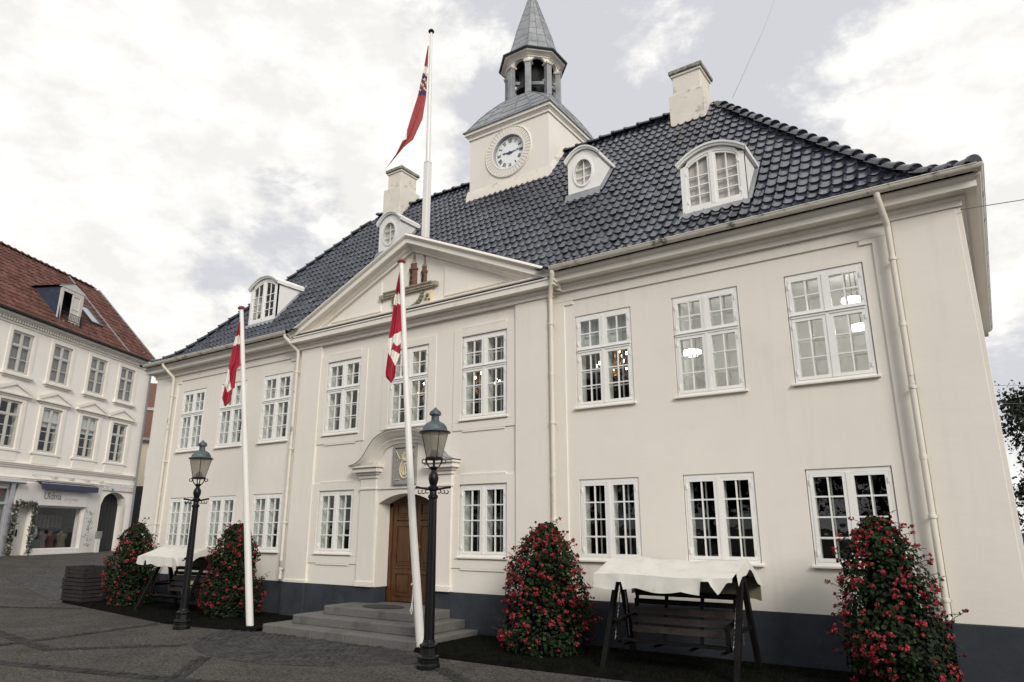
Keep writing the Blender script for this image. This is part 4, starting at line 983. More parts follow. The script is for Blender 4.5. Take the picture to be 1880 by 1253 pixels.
for s in(-1,1):
    x=TX+s*TH2; P=[(x+s*.06,y,zroof(y+.5)+.03) for y in np.linspace(yf-.09,4.3,8)]; Q=[(x+s*.04,y,zroof(y+.5)+.14) for y in np.linspace(yf-.05,4.3,8)]; R_=[(x+s*.003,y,zroof(y+.5)+.27) for y in np.linspace(yf-.004,4.3,8)]
    m.loft([P,Q,R_],closed=False)
m.build('tower_skirt',M['chim'],tw,smooth=True)
prof=[(-.01,12.70),(.04,12.70),(.04,12.76),(.055,12.78),(.085,12.81),(.09,12.83),(.125,12.835),(.125,12.92),(.14,12.94)]
m=MB(); m.loft([[(TX-TH2-o,TY-TH2-o,z),(TX+TH2+o,TY-TH2-o,z),(TX+TH2+o,TY+TH2+o,z),(TX-TH2-o,TY+TH2+o,z)] for o,z in prof]); m.build('tower_cornice',M['mould'],tw)
def octring(r,z): return [(TX+r*sin(radians(22.5+45*k)),TY-r*cos(radians(22.5+45*k)),z) for k in range(8)]
def sqoct(hw,r,z,k):
    out=[]
    for i in range(8):
        a=radians(22.5+45*i); ox,oy=r*sin(a),-r*cos(a); cxs=hw*(1 if sin(a)>0 else -1); cys=hw*(-1 if cos(a)>0 else 1)
        out.append((TX+cxs*(1-k)+ox*k,TY+cys*(1-k)+oy*k,z))
    return out
m=MB(); m.loft([sqoct(TH2+.17,1,12.925,0),sqoct(TH2+.17,1,12.955,0),sqoct(1.44,1.5,12.97,.0),sqoct(1.345,1.46,13.16,.08),sqoct(1.235,1.34,13.40,.22),sqoct(1.11,1.20,13.63,.44),sqoct(.98,1.03,13.85,.74),octring(.90,14.00),octring(.86,14.04)],cap=True)
dm=m.build('dome',M['lead'],tw)
m=MB()   # standing seams
sq=[sqoct(1.44,1.5,12.97,.0),sqoct(1.345,1.46,13.16,.08),sqoct(1.235,1.34,13.40,.22),sqoct(1.11,1.20,13.63,.44),sqoct(.98,1.03,13.85,.74),octring(.90,14.00)]
for i in range(8):
    m.tube([r[i] for r in sq],.018,5)
    for fr in ((.2,.4,.6,.8) if i%2 else (.5,)):
        m.tube([Vector(r[i])*(1-fr)+Vector(r[(i+1)%8])*fr for r in sq],.013,5)
for a,b in((0,1),(1,2),(2,3),(3,4)):
    for i in range(8):
        for k_2 in range(5 if i%2 else 2):
            nseg=5 if i%2 else 2; f0,f1=k_2/nseg,(k_2+1)/nseg; h=RNG.uniform(.2,.8)
            g=lambda f:(Vector(sq[a][i])*(1-f)+Vector(sq[a][(i+1)%8])*f)*(1-h)+(Vector(sq[b][i])*(1-f)+Vector(sq[b][(i+1)%8])*f)*h
            m.tube([g(f0),g(f1)],.011,4)
m.build('lead_seams',M['leads'],dm)
# belfry
R0=.80; zb,zc,ze=14.03,15.06,15.48
m=MB()
for k in range(8):
    a=radians(22.5+45*k); c=Vector((TX+R0*.97*sin(a),TY-R0*.97*cos(a),0)); t=Vector((cos(a),sin(a),0))*.085; nrm=Vector((sin(a),-cos(a),0))*.075
    vs=[c+t+nrm,c-t+nrm,c-t-nrm,c+t-nrm]
    m.add([v+Vector((0,0,zb)) for v in vs]+[v+Vector((0,0,zc)) for v in vs],[(0,1,2,3),(7,6,5,4),(0,4,5,1),(1,5,6,2),(2,6,7,3),(3,7,4,0)])
bf=m.build('belfry',M['lead'],tw,bevel=.006)
for k in range(8):
    m=MB(); a=radians(22.5+45*k); c=Vector((TX+R0*.97*sin(a),TY-R0*.97*cos(a),0)); t=Vector((cos(a),sin(a),0)); nrm=Vector((sin(a),-cos(a),0))
    for e,z0,z1 in((.11,zc,zc+.022),(.125,zc+.022,zc+.04)):
        vs=[c+t*e+nrm*(e-.01),c-t*e+nrm*(e-.01),c-t*e-nrm*e,c+t*e-nrm*e]
        m.add([v+Vector((0,0,z0)) for v in vs]+[v+Vector((0,0,z1)) for v in vs],[(0,1,2,3),(7,6,5,4),(0,4,5,1),(1,5,6,2),(2,6,7,3),(3,7,4,0)])
    m.build('column_capital',M['mould'],bf)
m=MB()   # arcade wall with round arches between the columns
for k in range(8):
    a0,a1=radians(22.5+45*k),radians(67.5+45*k); P=Vector((TX+R0*sin(a0),TY-R0*cos(a0),0)); Q=Vector((TX+R0*sin(a1),TY-R0*cos(a1),0)); L_=(Q-P).length; d=(Q-P)/L_; inw=Vector((TX,TY,0))-(P+Q)/2; inw=inw.normalized()*.10
    n=12; g=.10; z0=zc+.04; ar=(L_-2*g)/2; zt_=15.40
    pts=[(0,z0),(g,z0)]+[(g+ar-ar*cos(pi*i/n),z0+ar*.95*sin(pi*i/n)) for i in range(1,n)]+[(L_-g,z0),(L_,z0)]
    for off in(Vector((0,0,0)),inw):
        for (u,z),(u2,z2) in zip(pts,pts[1:]):
            if abs(u-u2)<1e-6: continue
            m.add([P+d*u+off+Vector((0,0,z)),P+d*u2+off+Vector((0,0,z2)),P+d*u2+off+Vector((0,0,zt_)),P+d*u+off+Vector((0,0,zt_))],[(0,1,2,3)])
    for (u,z),(u2,z2) in zip(pts,pts[1:]): m.add([P+d*u+Vector((0,0,z)),P+d*u2+Vector((0,0,z2)),P+d*u2+inw+Vector((0,0,z2)),P+d*u+inw+Vector((0,0,z))],[(0,1,2,3)])
m.build('arcade',M['mould'],bf)
m=MB(); m.loft([octring(r,z) for r,z in((R0-.01,15.28),(R0+.03,15.28),(R0+.03,15.31),(R0+.07,15.33),(R0+.09,15.355),(R0+.12,15.36),(R0+.19,15.38),(R0+.20,15.43),(R0+.17,15.44))]); m.build('belfry_cornice',M['mould'],bf)
m=MB(); m.loft([octring(r,z) for r,z in((R0-.1,15.42),(R0+.26,15.425),(R0+.275,15.45),(R0+.27,15.475),(.93,15.53),(.8,15.62))]); m.build('belfry_eaves',M['leadd'],bf)
m=MB(); m.lathe([(.42,zb),(.42,15.4)],8,(TX,TY,0)); m.loft([octring(R0-.1,15.39),octring(.01,15.391)]); m.build('bell_chamber',M['gate'],bf)
m=MB(); m.lathe([(.02,.50),(.10,.48),(.14,.38),(.17,.22),(.24,.06),(.27,.0)],20,(TX+.1,TY-.58,zb+.18)); m.build('bell',M['black'],bf,smooth=True)
m=MB(); m.bar((TX-.35,TY-.62,zb+.62),(TX+.62,TY-.35,zb+.42),.09,.10); m.bar((TX+.62,TY-.4,zb+.5),(TX+.62,TY+.5,zb+.55),.07,.08); m.build('bell_beam',M['lead'],bf)
# spire
SP=[(.93,15.50),(.80,15.72),(.70,16.05),(.60,16.45),(.11,18.02),(.02,18.3)]
m=MB(); m.loft([octring(r,z) for r,z in SP],cap=True); spi=m.build('spire',M['lead'],tw)
m=MB()
for i in range(8):
    rg=[octring(r,z) for r,z in SP]; m.tube([g[i] for g in rg],.014,5)
    m.tube([(Vector(g[i])+Vector(g[(i+1)%8]))/2 for g in rg[:5]],.009,4)
for zz in np.arange(15.9,17.9,.30):
    for i in range(8):
        for hf in(0,.5):
            z=zz+RNG.uniform(-.06,.10); r=float(np.interp(z,[p[1] for p in SP],[p[0] for p in SP])); g=octring(r,z); a=Vector(g[i]);b=Vector(g[(i+1)%8]); m.tube([a*(1-hf)+b*hf,a*(.5-hf)+b*(.5+hf)],.007,4)
m.build('lead_seams',M['leads'],spi)
m=MB(); m.sphere((TX,TY,18.45),.13,12,8); m.tube([(TX,TY,18.3),(TX,TY,19.2)],.02,6); m.build('finial',M['brass'],spi,smooth=True)
# clock
CXk,CZk=.10,11.93
m=MB(); n=96
m.loft([[(CXk+r*cos(2*pi*i/n),y,CZk+r*sin(2*pi*i/n)) for i in range(n)] for r,y in((.775,yf+.0),(.775,yf-.03),(.755,yf-.042),(.74,yf-.03))])
for k in range(44):
    a0,a1=2*pi*(k+.08)/44,2*pi*(k+.92)/44
    vs=[]
    for y in(yf-.002,yf-.030):
        for r,a in((.54,a0),(.735,a0),(.735,(a0+a1)/2),(.735,a1),(.54,a1)): vs.append((CXk+r*cos(a),y,CZk+r*sin(a)))
    m.add(vs,[(0,1,2,3,4),(9,8,7,6,5)]+[(i,i+5,(i+1)%5+5,(i+1)%5) for i in range(5)])
m.loft([[(CXk+r*cos(2*pi*i/n),y,CZk+r*sin(2*pi*i/n)) for i in range(n)] for r,y in((.55,yf-.002),(.55,yf-.036),(.525,yf-.036),(.507,yf-.03),(.507,yf-.001))])
ck=m.build('clock',M['mould'],tw,smooth=True)
M['dial']=mat('clock_dial',(.84,.86,.86),rough=.5,var=.03); M['dialr']=mat('clock_recess_grey',(.36,.37,.41),rough=.6); M['dialn']=mat('clock_numeral_grey',(.07,.075,.09),rough=.5); M['hand']=mat('clock_hand_blue',(.02,.035,.14),rough=.4)
m=MB(); 
m.loft([[(CXk+r*cos(2*pi*i/n),y,CZk+r*sin(2*pi*i/n)) for i in range(n)] for r,y in((.506,yf-.03),(.502,yf+.01),(.50,yf+.085),(.44,yf+.083))]); m.build('clock_rim',M['dialr'],ck,smooth=True)
m=MB(); m.add([(CXk+.485*cos(2*pi*i/n),yf+.078,CZk+.485*sin(2*pi*i/n)) for i in range(n)],[tuple(range(n))]); dl=m.build('clock_dial',M['dial'],ck)
m=MB(); NUM=['XII','I','II','III','IIII','V','VI','VII','VIII','IX','X','XI']
for h,txt in enumerate(NUM):
    a=pi/2-h*pi/6; wds={'I':.030,'V':.062,'X':.062}; tot=sum(wds[c] for c in txt); cur=-tot/2; ux,uz=sin(a),-cos(a); rx_,rz_=cos(a),sin(a)
    def pt(s,r): return Vector((CXk+rx_*r+ux*s,yf+.073,CZk+rz_*r+uz*s))
    for c in txt:
        x=cur+wds[c]/2; r0,r1=.315,.425
        if c=='I': m.bar(pt(x,r0),pt(x,r1),.018,.006,up=(0,1,0))
        if c=='V': m.bar(pt(x-.018,r1),pt(x,r0),.018,.006,up=(0,1,0)); m.bar(pt(x+.018,r1),pt(x,r0),.009,.006,up=(0,1,0))
        if c=='X': m.bar(pt(x-.020,r1),pt(x+.020,r0),.018,.006,up=(0,1,0)); m.bar(pt(x+.020,r1),pt(x-.020,r0),.009,.006,up=(0,1,0))
        cur+=wds[c]
for k in range(60):
    a=2*pi*k/60; m.bar((CXk+.437*cos(a),yf+.074,CZk+.437*sin(a)),(CXk+.448*cos(a),yf+.074,CZk+.448*sin(a)),.006,.004,up=(0,1,0))
m.build('numerals',M['dialn'],dl)
def hand(ang,ln,wd,y):
    m=MB(); a=pi/2-ang; d=Vector((cos(a),0,sin(a))); p=Vector((-sin(a),0,cos(a))); c=Vector((CXk,y,CZk))
    m.add([c-p*wd-d*.08,c+p*wd-d*.08,c+p*wd+d*ln*.3,c+p*wd*.5+d*ln*.55,c+p*wd*1.1+d*ln*.7,c+d*ln,c-p*wd*1.1+d*ln*.7,c-p*wd*.5+d*ln*.55,c-p*wd+d*ln*.3],[tuple(range(9))])
    m.lathe([(.045,-.01),(.045,.01)],14,(0,0,0)); k=len(m.v)-28
    for i in range(28): x,y_,z=m.v[k+i]; m.v[k+i]=(CXk+x,y+z*.6,CZk+y_)
    return m.build('clock_hand',M['hand'],ck)
hand(2*pi*(14/60),.38,.016,yf+.055); hand(2*pi*((9+14/60)/12),.27,.024,yf+.062)

# ------------------------------------------------------------------ flagpoles and flags
def flagpole(name,pts,r0,r1,knobm,label):
    e=empty(name,pts[0],0,label,'flagpole'); B=Vector(pts[0]); P=[Vector(p)-B for p in pts]; n=10; Q=[]
    for i in range(n+1):
        t=i/n*(len(P)-1); k=min(int(t),len(P)-2); Q.append(P[k]*(1-(t-k))+P[k+1]*(t-k))
    m=MB(); m.tube(Q,[r0+(r1-r0)*i/n for i in range(n+1)],14); m.build('pole',M['pole'],e,smooth=True)
    T=P[-1]; m=MB(); m.lathe([(.03,-.02),(.075,.0),(.082,.02),(.06,.055),(.02,.07)],14,T); m.build('knob',knobm,e,smooth=True)
    return e,Q
def flag(name,base,per,left,right,pat,mats,label,dep=.05,nu=36,nv=180,seed=1):
    """cloth hanging from the pole; edges in (along, height), ripples in depth; pat gives the cloth colour"""
    L_=np.array(left);R_=np.array(right); nrm=np.array([per[1],-per[0]])
    def samp(C,n):
        c=np.concatenate([[0],np.cumsum(np.hypot(*np.diff(C,axis=0).T))]); q=np.linspace(0,c[-1],n); return np.stack([np.interp(q,c,C[:,0]),np.interp(q,c,C[:,1])],1)
    A=samp(L_,nv);B=samp(R_,nv); V=[];F=[];mi=[]
    for i in range(nv):
        w_=np.hypot(*(B[i]-A[i]))
        for j in range(nu+1):
            s=j/nu; p=A[i]*(1-s)+B[i]*s; env=min(1,w_/.08)
            d=dep*env*(sin(s*9.5+i*.0136*seed+seed)*.6+.4*sin(s*17+i*.043+seed*2)+.35*sin(i*.062+s*3))
            q=np.array(base[:2])+np.array(per)*p[0]+nrm*(d+.0); V.append((q[0],q[1],p[1]))
    for i in range(nv-1):
        for j in range(nu):
            a=i*(nu+1)+j; F.append((a,a+1,a+nu+2,a+nu+1)); c=(A[i]+A[i+1])/2*(1-(j+.5)/nu)+(B[i]+B[i+1])/2*((j+.5)/nu); mi.append(pat(c[0],c[1]))
    o=nmesh(name,V,F,mats,None,mi,smooth=True); return tag(o,label,'flag')
def inpoly(x,y,P):
    c=False
    for i in range(len(P)):
        (x0,y0),(x1,y1)=P[i],P[i-1]
        if (y0>y)!=(y1>y) and x<(x1-x0)*(y-y0)/(y1-y0)+x0: c=not c
    return c
# centre pole
per=(.7505,.6608); b=(1.975,-1.646)
pt=lambda a,z:(b[0]+per[0]*a,b[1]+per[1]*a,z)
e,Q=flagpole('flagpole',[pt(0,-.06),pt(-.212,1.993),pt(-.392,4.104),pt(-.575,6.50)],.072,.042,M['knob'],'tall leaning white flagpole right beside the entrance steps')
m=MB(); rp=[(-.10,-.05,1.02),(-.115,-.06,.9),(-.12,-.06,.70),(-.135,-.06,.58),(-.15,-.06,.53),(-.135,-.065,.48),(-.115,-.06,.54),(-.125,-.06,.66)]
m.tube([(x*.75-.04,x*.66-.02,z+.06) for x,y,z in rp],.009,6); m.bar((-.15,-.12,.99),(-.08,-.05,1.10),.02,.02); m.build('halyard',M['rope'],e,smooth=True)
sp=lambda P:[(x,z) for x,z in P]
W1=[(-.70,5.80),(-.657,5.884),(-.49,5.945),(-.49,5.725),(-.71,5.68)]
W2=[(-.80,5.03),(-.734,5.05),(-.531,5.197),(-.40,5.22),(-.40,4.99),(-.519,4.987),(-.587,4.925),(-.655,4.973),(-.688,4.853),(-.525,4.789),(-.40,4.79),(-.50,4.5),(-.59,4.551),(-.743,4.812),(-.80,4.85)]
flag('hanging_flag',b,per,[(-.598,6.357),(-.636,6.082),(-.672,5.812),(-.70,5.463),(-.738,5.05),(-.734,4.822),(-.767,4.449),(-.76,4.372),(-.66,4.262)],[(-.590,6.357),(-.568,5.94),(-.545,5.714),(-.50,5.208),(-.522,4.987),(-.522,4.789),(-.59,4.551),(-.599,4.337),(-.652,4.259)],
     lambda x,z:1 if inpoly(x,z,W1) or inpoly(x,z,W2) else 0,[M['flagr'],M['flagw']],'red flag with white cross hanging limp on the pole by the entrance',seed=1.3)
per=(.5899,.8075); b=(-2.443,-1.626)
flagpole('flagpole',[pt(0,-.06),pt(-.316,2.57),pt(-.556,4.569),pt(-.765,6.36)],.072,.042,M['knob'],'white flagpole left of the steps, leaning, nearer the left street lamp')
W3=[(-.90,5.72),(-.827,5.749),(-.701,5.811),(-.60,5.84),(-.60,5.65),(-.686,5.621),(-.839,5.548),(-.90,5.52)]
W4=[(-.99,5.10),(-.876,5.021),(-.846,4.809),(-.80,4.609),(-.864,4.547),(-.932,4.697),(-1.0,4.72)]
flag('hanging_flag',b,per,[(-.768,6.202),(-.799,5.984),(-.829,5.699),(-.863,5.436),(-.892,5.177),(-.909,4.824),(-.931,4.687),(-.956,4.417),(-.886,4.245)],[(-.758,6.193),(-.728,5.871),(-.70,5.632),(-.648,5.148),(-.734,5.032),(-.732,4.642),(-.774,4.62),(-.792,4.35),(-.878,4.24)],
     lambda x,z:1 if inpoly(x,z,W3) or inpoly(x,z,W4) else 0,[M['flagr'],M['flagw']],'red flag with white cross hanging on the left flagpole',seed=2.1)
# roof pole behind the pediment
per=(.7409,.6716); b=(-.05,.36)
e=empty('roof_flagpole',(b[0],b[1],7.9),0,'tall white flagpole rising from behind the pediment gable','flagpole')
m=MB(); m.box(-.072,.072,-.072,.072,-.1,2.25); m.add([(x,y,z) for z,h in((2.25,.072),(2.33,.058)) for x,y in((-h,-h),(h,-h),(h,h),(-h,h))],[(0,1,5,4),(1,2,6,5),(2,3,7,6),(3,0,4,7)]); m.build('pole_foot',M['pole'],e,bevel=.02)
m=MB(); m.tube([(0,0,2.2),(-.012*.74,-.012*.67,3.7),(-.02,-.02,5.9)],[.058,.050,.032],12); m.build('pole',M['pole'],e,smooth=True)
m=MB(); m.lathe([(.03,-.02),(.07,.0),(.078,.025),(.05,.07),(.01,.08)],14,(-.02,-.02,5.9)); m.build('knob',M['black'],e,smooth=True)
def pat(x,z):
    if 12.60<z<12.80: return 1
    if 11.98<z<12.62 and x>-.27:
        if z<12.12: return 2
        if 12.46<z<12.54: return 2
        return (3,1,0,3)[(int(x*30)*7+int(z*18)*3)%4]
    if 10.72<z<11.0 and x<-.52: return 1
    return 0
flag('town_flag',b,per,[(-.10,13.401),(-.188,12.665),(-.309,11.92),(-.435,11.383),(-.54,10.903),(-.761,10.33),(-1.002,9.88)],[(-.08,13.403),(-.085,12.577),(-.095,11.941),(-.164,11.311),(-.37,10.731),(-.566,10.529),(-1.0,9.885)],pat,[M['flagr2'],M['flagw'],M['flagb'],M['flagbr']],'faded red flag with a crest trailing from the roof flagpole',dep=.04,seed=1.7)

# ------------------------------------------------------------------ street lamps
def street_lamp(x,y,label,first=[]):
    if first: e=copy_tree(first[0]); e.location=(x,y,-.06); e['label']=label; return e
    e=empty('street_lamp',(x,y,-.06),0,label,'street lamp','old lantern street lamps on the square'); first.append(e)
    m=MB()
    ring=lambda r,z,n=16:[(r*cos(2*pi*i/n),r*sin(2*pi*i/n),z) for i in range(n)]
    m.lathe([(.165,0),(.165,.06),(.15,.075),(.15,.14),(.16,.15),(.155,.17),(.125,.19),(.115,.29),(.135,.31),(.13,.335),(.09,.355),(.08,.40)],8); m.build('base',M['black'],e,bevel=.006)
    m=MB(); rg=[]
    for z,r in((.33,.070),(1.3,.064),(2.46,.052)): rg.append([((r+.006*(i%2))*cos(2*pi*i/24),(r+.006*(i%2))*sin(2*pi*i/24),z) for i in range(24)])
    m.loft(rg,cap=True); m.lathe([(.055,2.42),(.075,2.44),(.075,2.47),(.055,2.49),(.05,2.54),(.075,2.56),(.078,2.60),(.05,2.63),(.064,2.67),(.078,2.73),(.070,2.79),(.045,2.83),(.035,2.86),(.055,2.88),(.062,2.90),(.05,2.92)],14); m.build('post',M['black'],e,smooth=True)
    m=MB(); dirv=Vector((.83,.56,0))
    for s in(-1,1):
        m.bar(dirv*s*.05+Vector((0,0,2.565)),dirv*s*.24+Vector((0,0,2.60)),.036,.032)
        for k in range(3):
            c=dirv*s*(.09+k*.055)+Vector((0,0,2.535-k*.004)); m.tube([c+dirv*(.026*cos(q))*s+Vector((0,0,.026*sin(q))) for q in np.linspace(-2.6,1.2,8)],.008,5)
        m.sphere(dirv*s*.245+Vector((0,0,2.60)),.022,8,5)
    m.build('ladder_rest',M['black'],e)
    m=MB()
    for k in range(4):
        a=pi/4+k*pi/2; c=Vector((cos(a),sin(a),0)); m.tube([c*.03+Vector((0,0,2.88)),c*.075+Vector((0,0,2.92)),c*.105+Vector((0,0,2.97)),c*.115+Vector((0,0,3.03))],.011,6)
        if k%2==0: m.tube([c*(.15+.03*cos(q))+Vector((0,0,3.0+.032*sin(q))) for q in np.linspace(0,6.28,10)],.009,5)
    m.lathe([(.10,3.02),(.128,3.025),(.132,3.05),(.125,3.065),(.10,3.065)],20,cap=False); m.build('lantern_cage',M['black'],e)
    m=MB(); m.lathe([(.118,3.06),(.210,3.46)],24,cap=False); m.build('lantern_glass',M['frost'],e,smooth=True)
    m=MB()
    for k in range(4):
        a=pi/4+.25+k*pi/2; m.tube([(.119*cos(a),.119*sin(a),3.06),(.212*cos(a),.212*sin(a),3.46)],.0055,5)
    m.lathe([(.03,3.06),(.07,3.09),(.075,3.11),(.035,3.17),(.01,3.18)],12); m.build('lantern_bars',M['black'],e)
    m=MB(); m.lathe([(.20,3.45),(.235,3.455),(.238,3.468),(.20,3.485),(.192,3.50),(.178,3.545),(.14,3.595),(.078,3.63),(.06,3.65),(.058,3.71),(.062,3.72),(.088,3.735),(.092,3.76),(.082,3.79),(.05,3.815),(.03,3.83),(.022,3.845),(.005,3.86)],24); c=m.build('cap',M['copper'],e,smooth=True)
    m=MB(); m.lathe([(.195,3.443),(.242,3.448),(.243,3.460),(.236,3.468)],24,cap=False); m.build('cap_rim',M['black'],e,smooth=True)
    for o in e.children: pass
    e.scale=(.99,.99,.945); return e
street_lamp(3.041,-2.697,'black lantern lamp right of the steps, close in front of the flagpole')
street_lamp(-3.548,-2.373,'black lantern lamp on the left, in front of the far flower tower')

# ------------------------------------------------------------------ swing seats
def swing_seat(x,y,rz,label):
    e=empty('swing_seat',(x,y,0),rz,label,'garden swing','covered swing seats before the facade'); hw=.90
    for s in(-1,1):
        for yy,z1 in((-.60,1.17),(.42,1.17)):
            m=MB(); m.bar((s*hw,yy,-.05),(s*hw*.985,yy*.16-.03*np.sign(yy),z1),.07,.075); m.build('leg',M['swood'],e,bevel=.006)
        m=MB(); m.bar((s*hw*.985,-.36,.55),(s*hw*.985,.25,.55),.05,.05); m.build('cross_brace',M['swood'],e)
    m=MB(); m.bar((-hw-.02,0,1.17),(hw+.02,0,1.17),.08,.08); m.bar((-hw*.9,-.62,1.17),(-hw*.9,.5,1.17),.04,.04); m.bar((hw*.9,-.62,1.17),(hw*.9,.5,1.17),.04,.04); m.build('top_rail',M['swood'],e)
    # canopy
    nu,nv=72,14; V=[];F=[]
    def top(u,v):   # u along, v from front to back
        xx=-hw-.06+(2*hw+.13)*u; yy=-.66+1.18*v; zz=1.20+.22*min(1,v/.55) if v<.55 else 1.42-.26*(v-.55)/.45
        zz+=-.020*sin(pi*u)*sin(pi*v)+.010*sin(u*23+v*5)*sin(pi*v)+.012*sin(u*7)
        return (xx,yy,zz)
    m=MB(); m.loft([[top(i/nu,j/nv) for i in range(nu+1)] for j in range(nv+1)],closed=False)
    # front valance, scalloped, with a corner blown up
    def val(u,drop):
        sc=.165+.04*abs(sin(pi*u*3.05))-.0
        if .18<u<.23: sc=.10
        if .79<u<.85: sc=.035
        elif u>=.85: sc=.05+.15*max(0,1-abs((u-.905)/.06))
        return (-hw-.06+(2*hw+.13)*u,-.67-.02*drop*(1+.4*sin(u*31)),1.20+.012*sin(u*7)-sc*drop)
    m.loft([[val(i/nu,d) for i in range(nu+1)] for d in(0,.35,.7,1)],closed=False)
    for u,s in((0,-1),(1,1)):
        a=[top(u,j/nv) for j in range(nv+1)]; b=[(p[0]+s*.02,p[1],p[2]-.14-.03*sin(j*1.2)) for j,p in enumerate(a)]
        if s>0: a=a[2:];b=b[2:]
        m.loft([a,b],closed=False)
    cn=m.build('canopy',M['canvas'],e,smooth='all')
    m=MB(); m.loft([[top(i/nu,1) for i in range(nu+1)],[(top(i/nu,1)[0],.54,top(i/nu,1)[2]-.15) for i in range(nu+1)],[(top(i/nu,1)[0],.535,.86+.02*sin(i*.4)) for i in range(nu+1)]],closed=False); m.build('rear_flap',M['canvasi'],e,smooth='all')
    # bench
    bw=.74
    m=MB()
    for k,yy in enumerate((-.42,-.33,-.24,-.15,-.06)): m.box(-bw,bw,yy,yy+.075,.33-.01*k,.355-.01*k)
    for xx in(-bw+.05,-.25,.25,bw-.05): m.box(xx-.025,xx+.025,-.43,.05,.27,.329-.04)
    m.build('seat',M['swood'],e,bevel=.004)
    m=MB()
    for k,z in enumerate((.40,.52,.64)):
        yy=.04+.035*k; m.add([(-bw,yy,z),(bw,yy,z),(bw,yy+.025,z+.085),(-bw,yy+.025,z+.085),(-bw,yy+.03,z-.008),(bw,yy+.03,z-.008),(bw,yy+.055,z+.077),(-bw,yy+.055,z+.077)],[(0,1,2,3),(7,6,5,4),(0,4,5,1),(3,2,6,7),(0,3,7,4),(1,5,6,2)])
    m.build('back_slats',M['swoodb'],e)
    m=MB()
    for z,h in((.765,.07),(.875,.075)): yy=.04+.29*(z-.4); m.box(-bw,bw,yy,yy+.035,z,z+h)
    for xx in(-bw+.03,-.26,.26,bw-.03): m.bar((xx,.06,.30),(xx,.215,.945),.045,.035)
    m.build('backrest',M['swood'],e,bevel=.004)
    for s in(-1,1):
        m=MB(); m.bar((s*(bw+.02),-.42,.585),(s*(bw+.02),.13,.63),.07,.03); m.bar((s*(bw+.02),-.36,.30),(s*(bw+.02),-.36,.575),.05,.05); m.build('armrest',M['swood'],e)
        for yy0,yy1 in((-.36,-.03),(.10,.03)):
            m=MB(); A=Vector((s*(bw+.075),yy0,.33)); B=Vector((s*(hw-.06),yy1,1.14)); n=30
            for i in range(n):
                c=A+(B-A)*(i+.5)/n; m.bar(c-(B-A)*.42/n,c+(B-A)*.42/n,.016 if i%2 else .005,.005 if i%2 else .016)
            m.build('chain',M['chain'],e)
    return e
s1=swing_seat(6.06,-.98,0,'wooden swing seat under a pale canvas canopy below the right windows')
s2=copy_tree(s1); s2.location=(-6.02,-.90,0.0); s2['label']='canopied wooden swing seat with a green cushion between the left flower towers'
m=MB(); n=8; rg=[]
for k in range(9):
    t=k/8; d=.055*sin(pi*t)+.012; rg.append([(-.17+.34*i/n*1.0,-d*sin(pi*i/n)**.5-.012,.0+.30*t) for i in range(n+1)]+[(-.17+.34*i/n,d*.6*sin(pi*i/n)**.5+.012,.30*t) for i in range(n,-1,-1)])
m.loft(rg,cap=True); o=m.build('cushion',M['cush'],smooth='all'); o.location=(-5.75,-1.02,.37); o.rotation_euler=(radians(-17),0,0); tag(o,'olive green cushion leaning on the left swing seat','cushion')

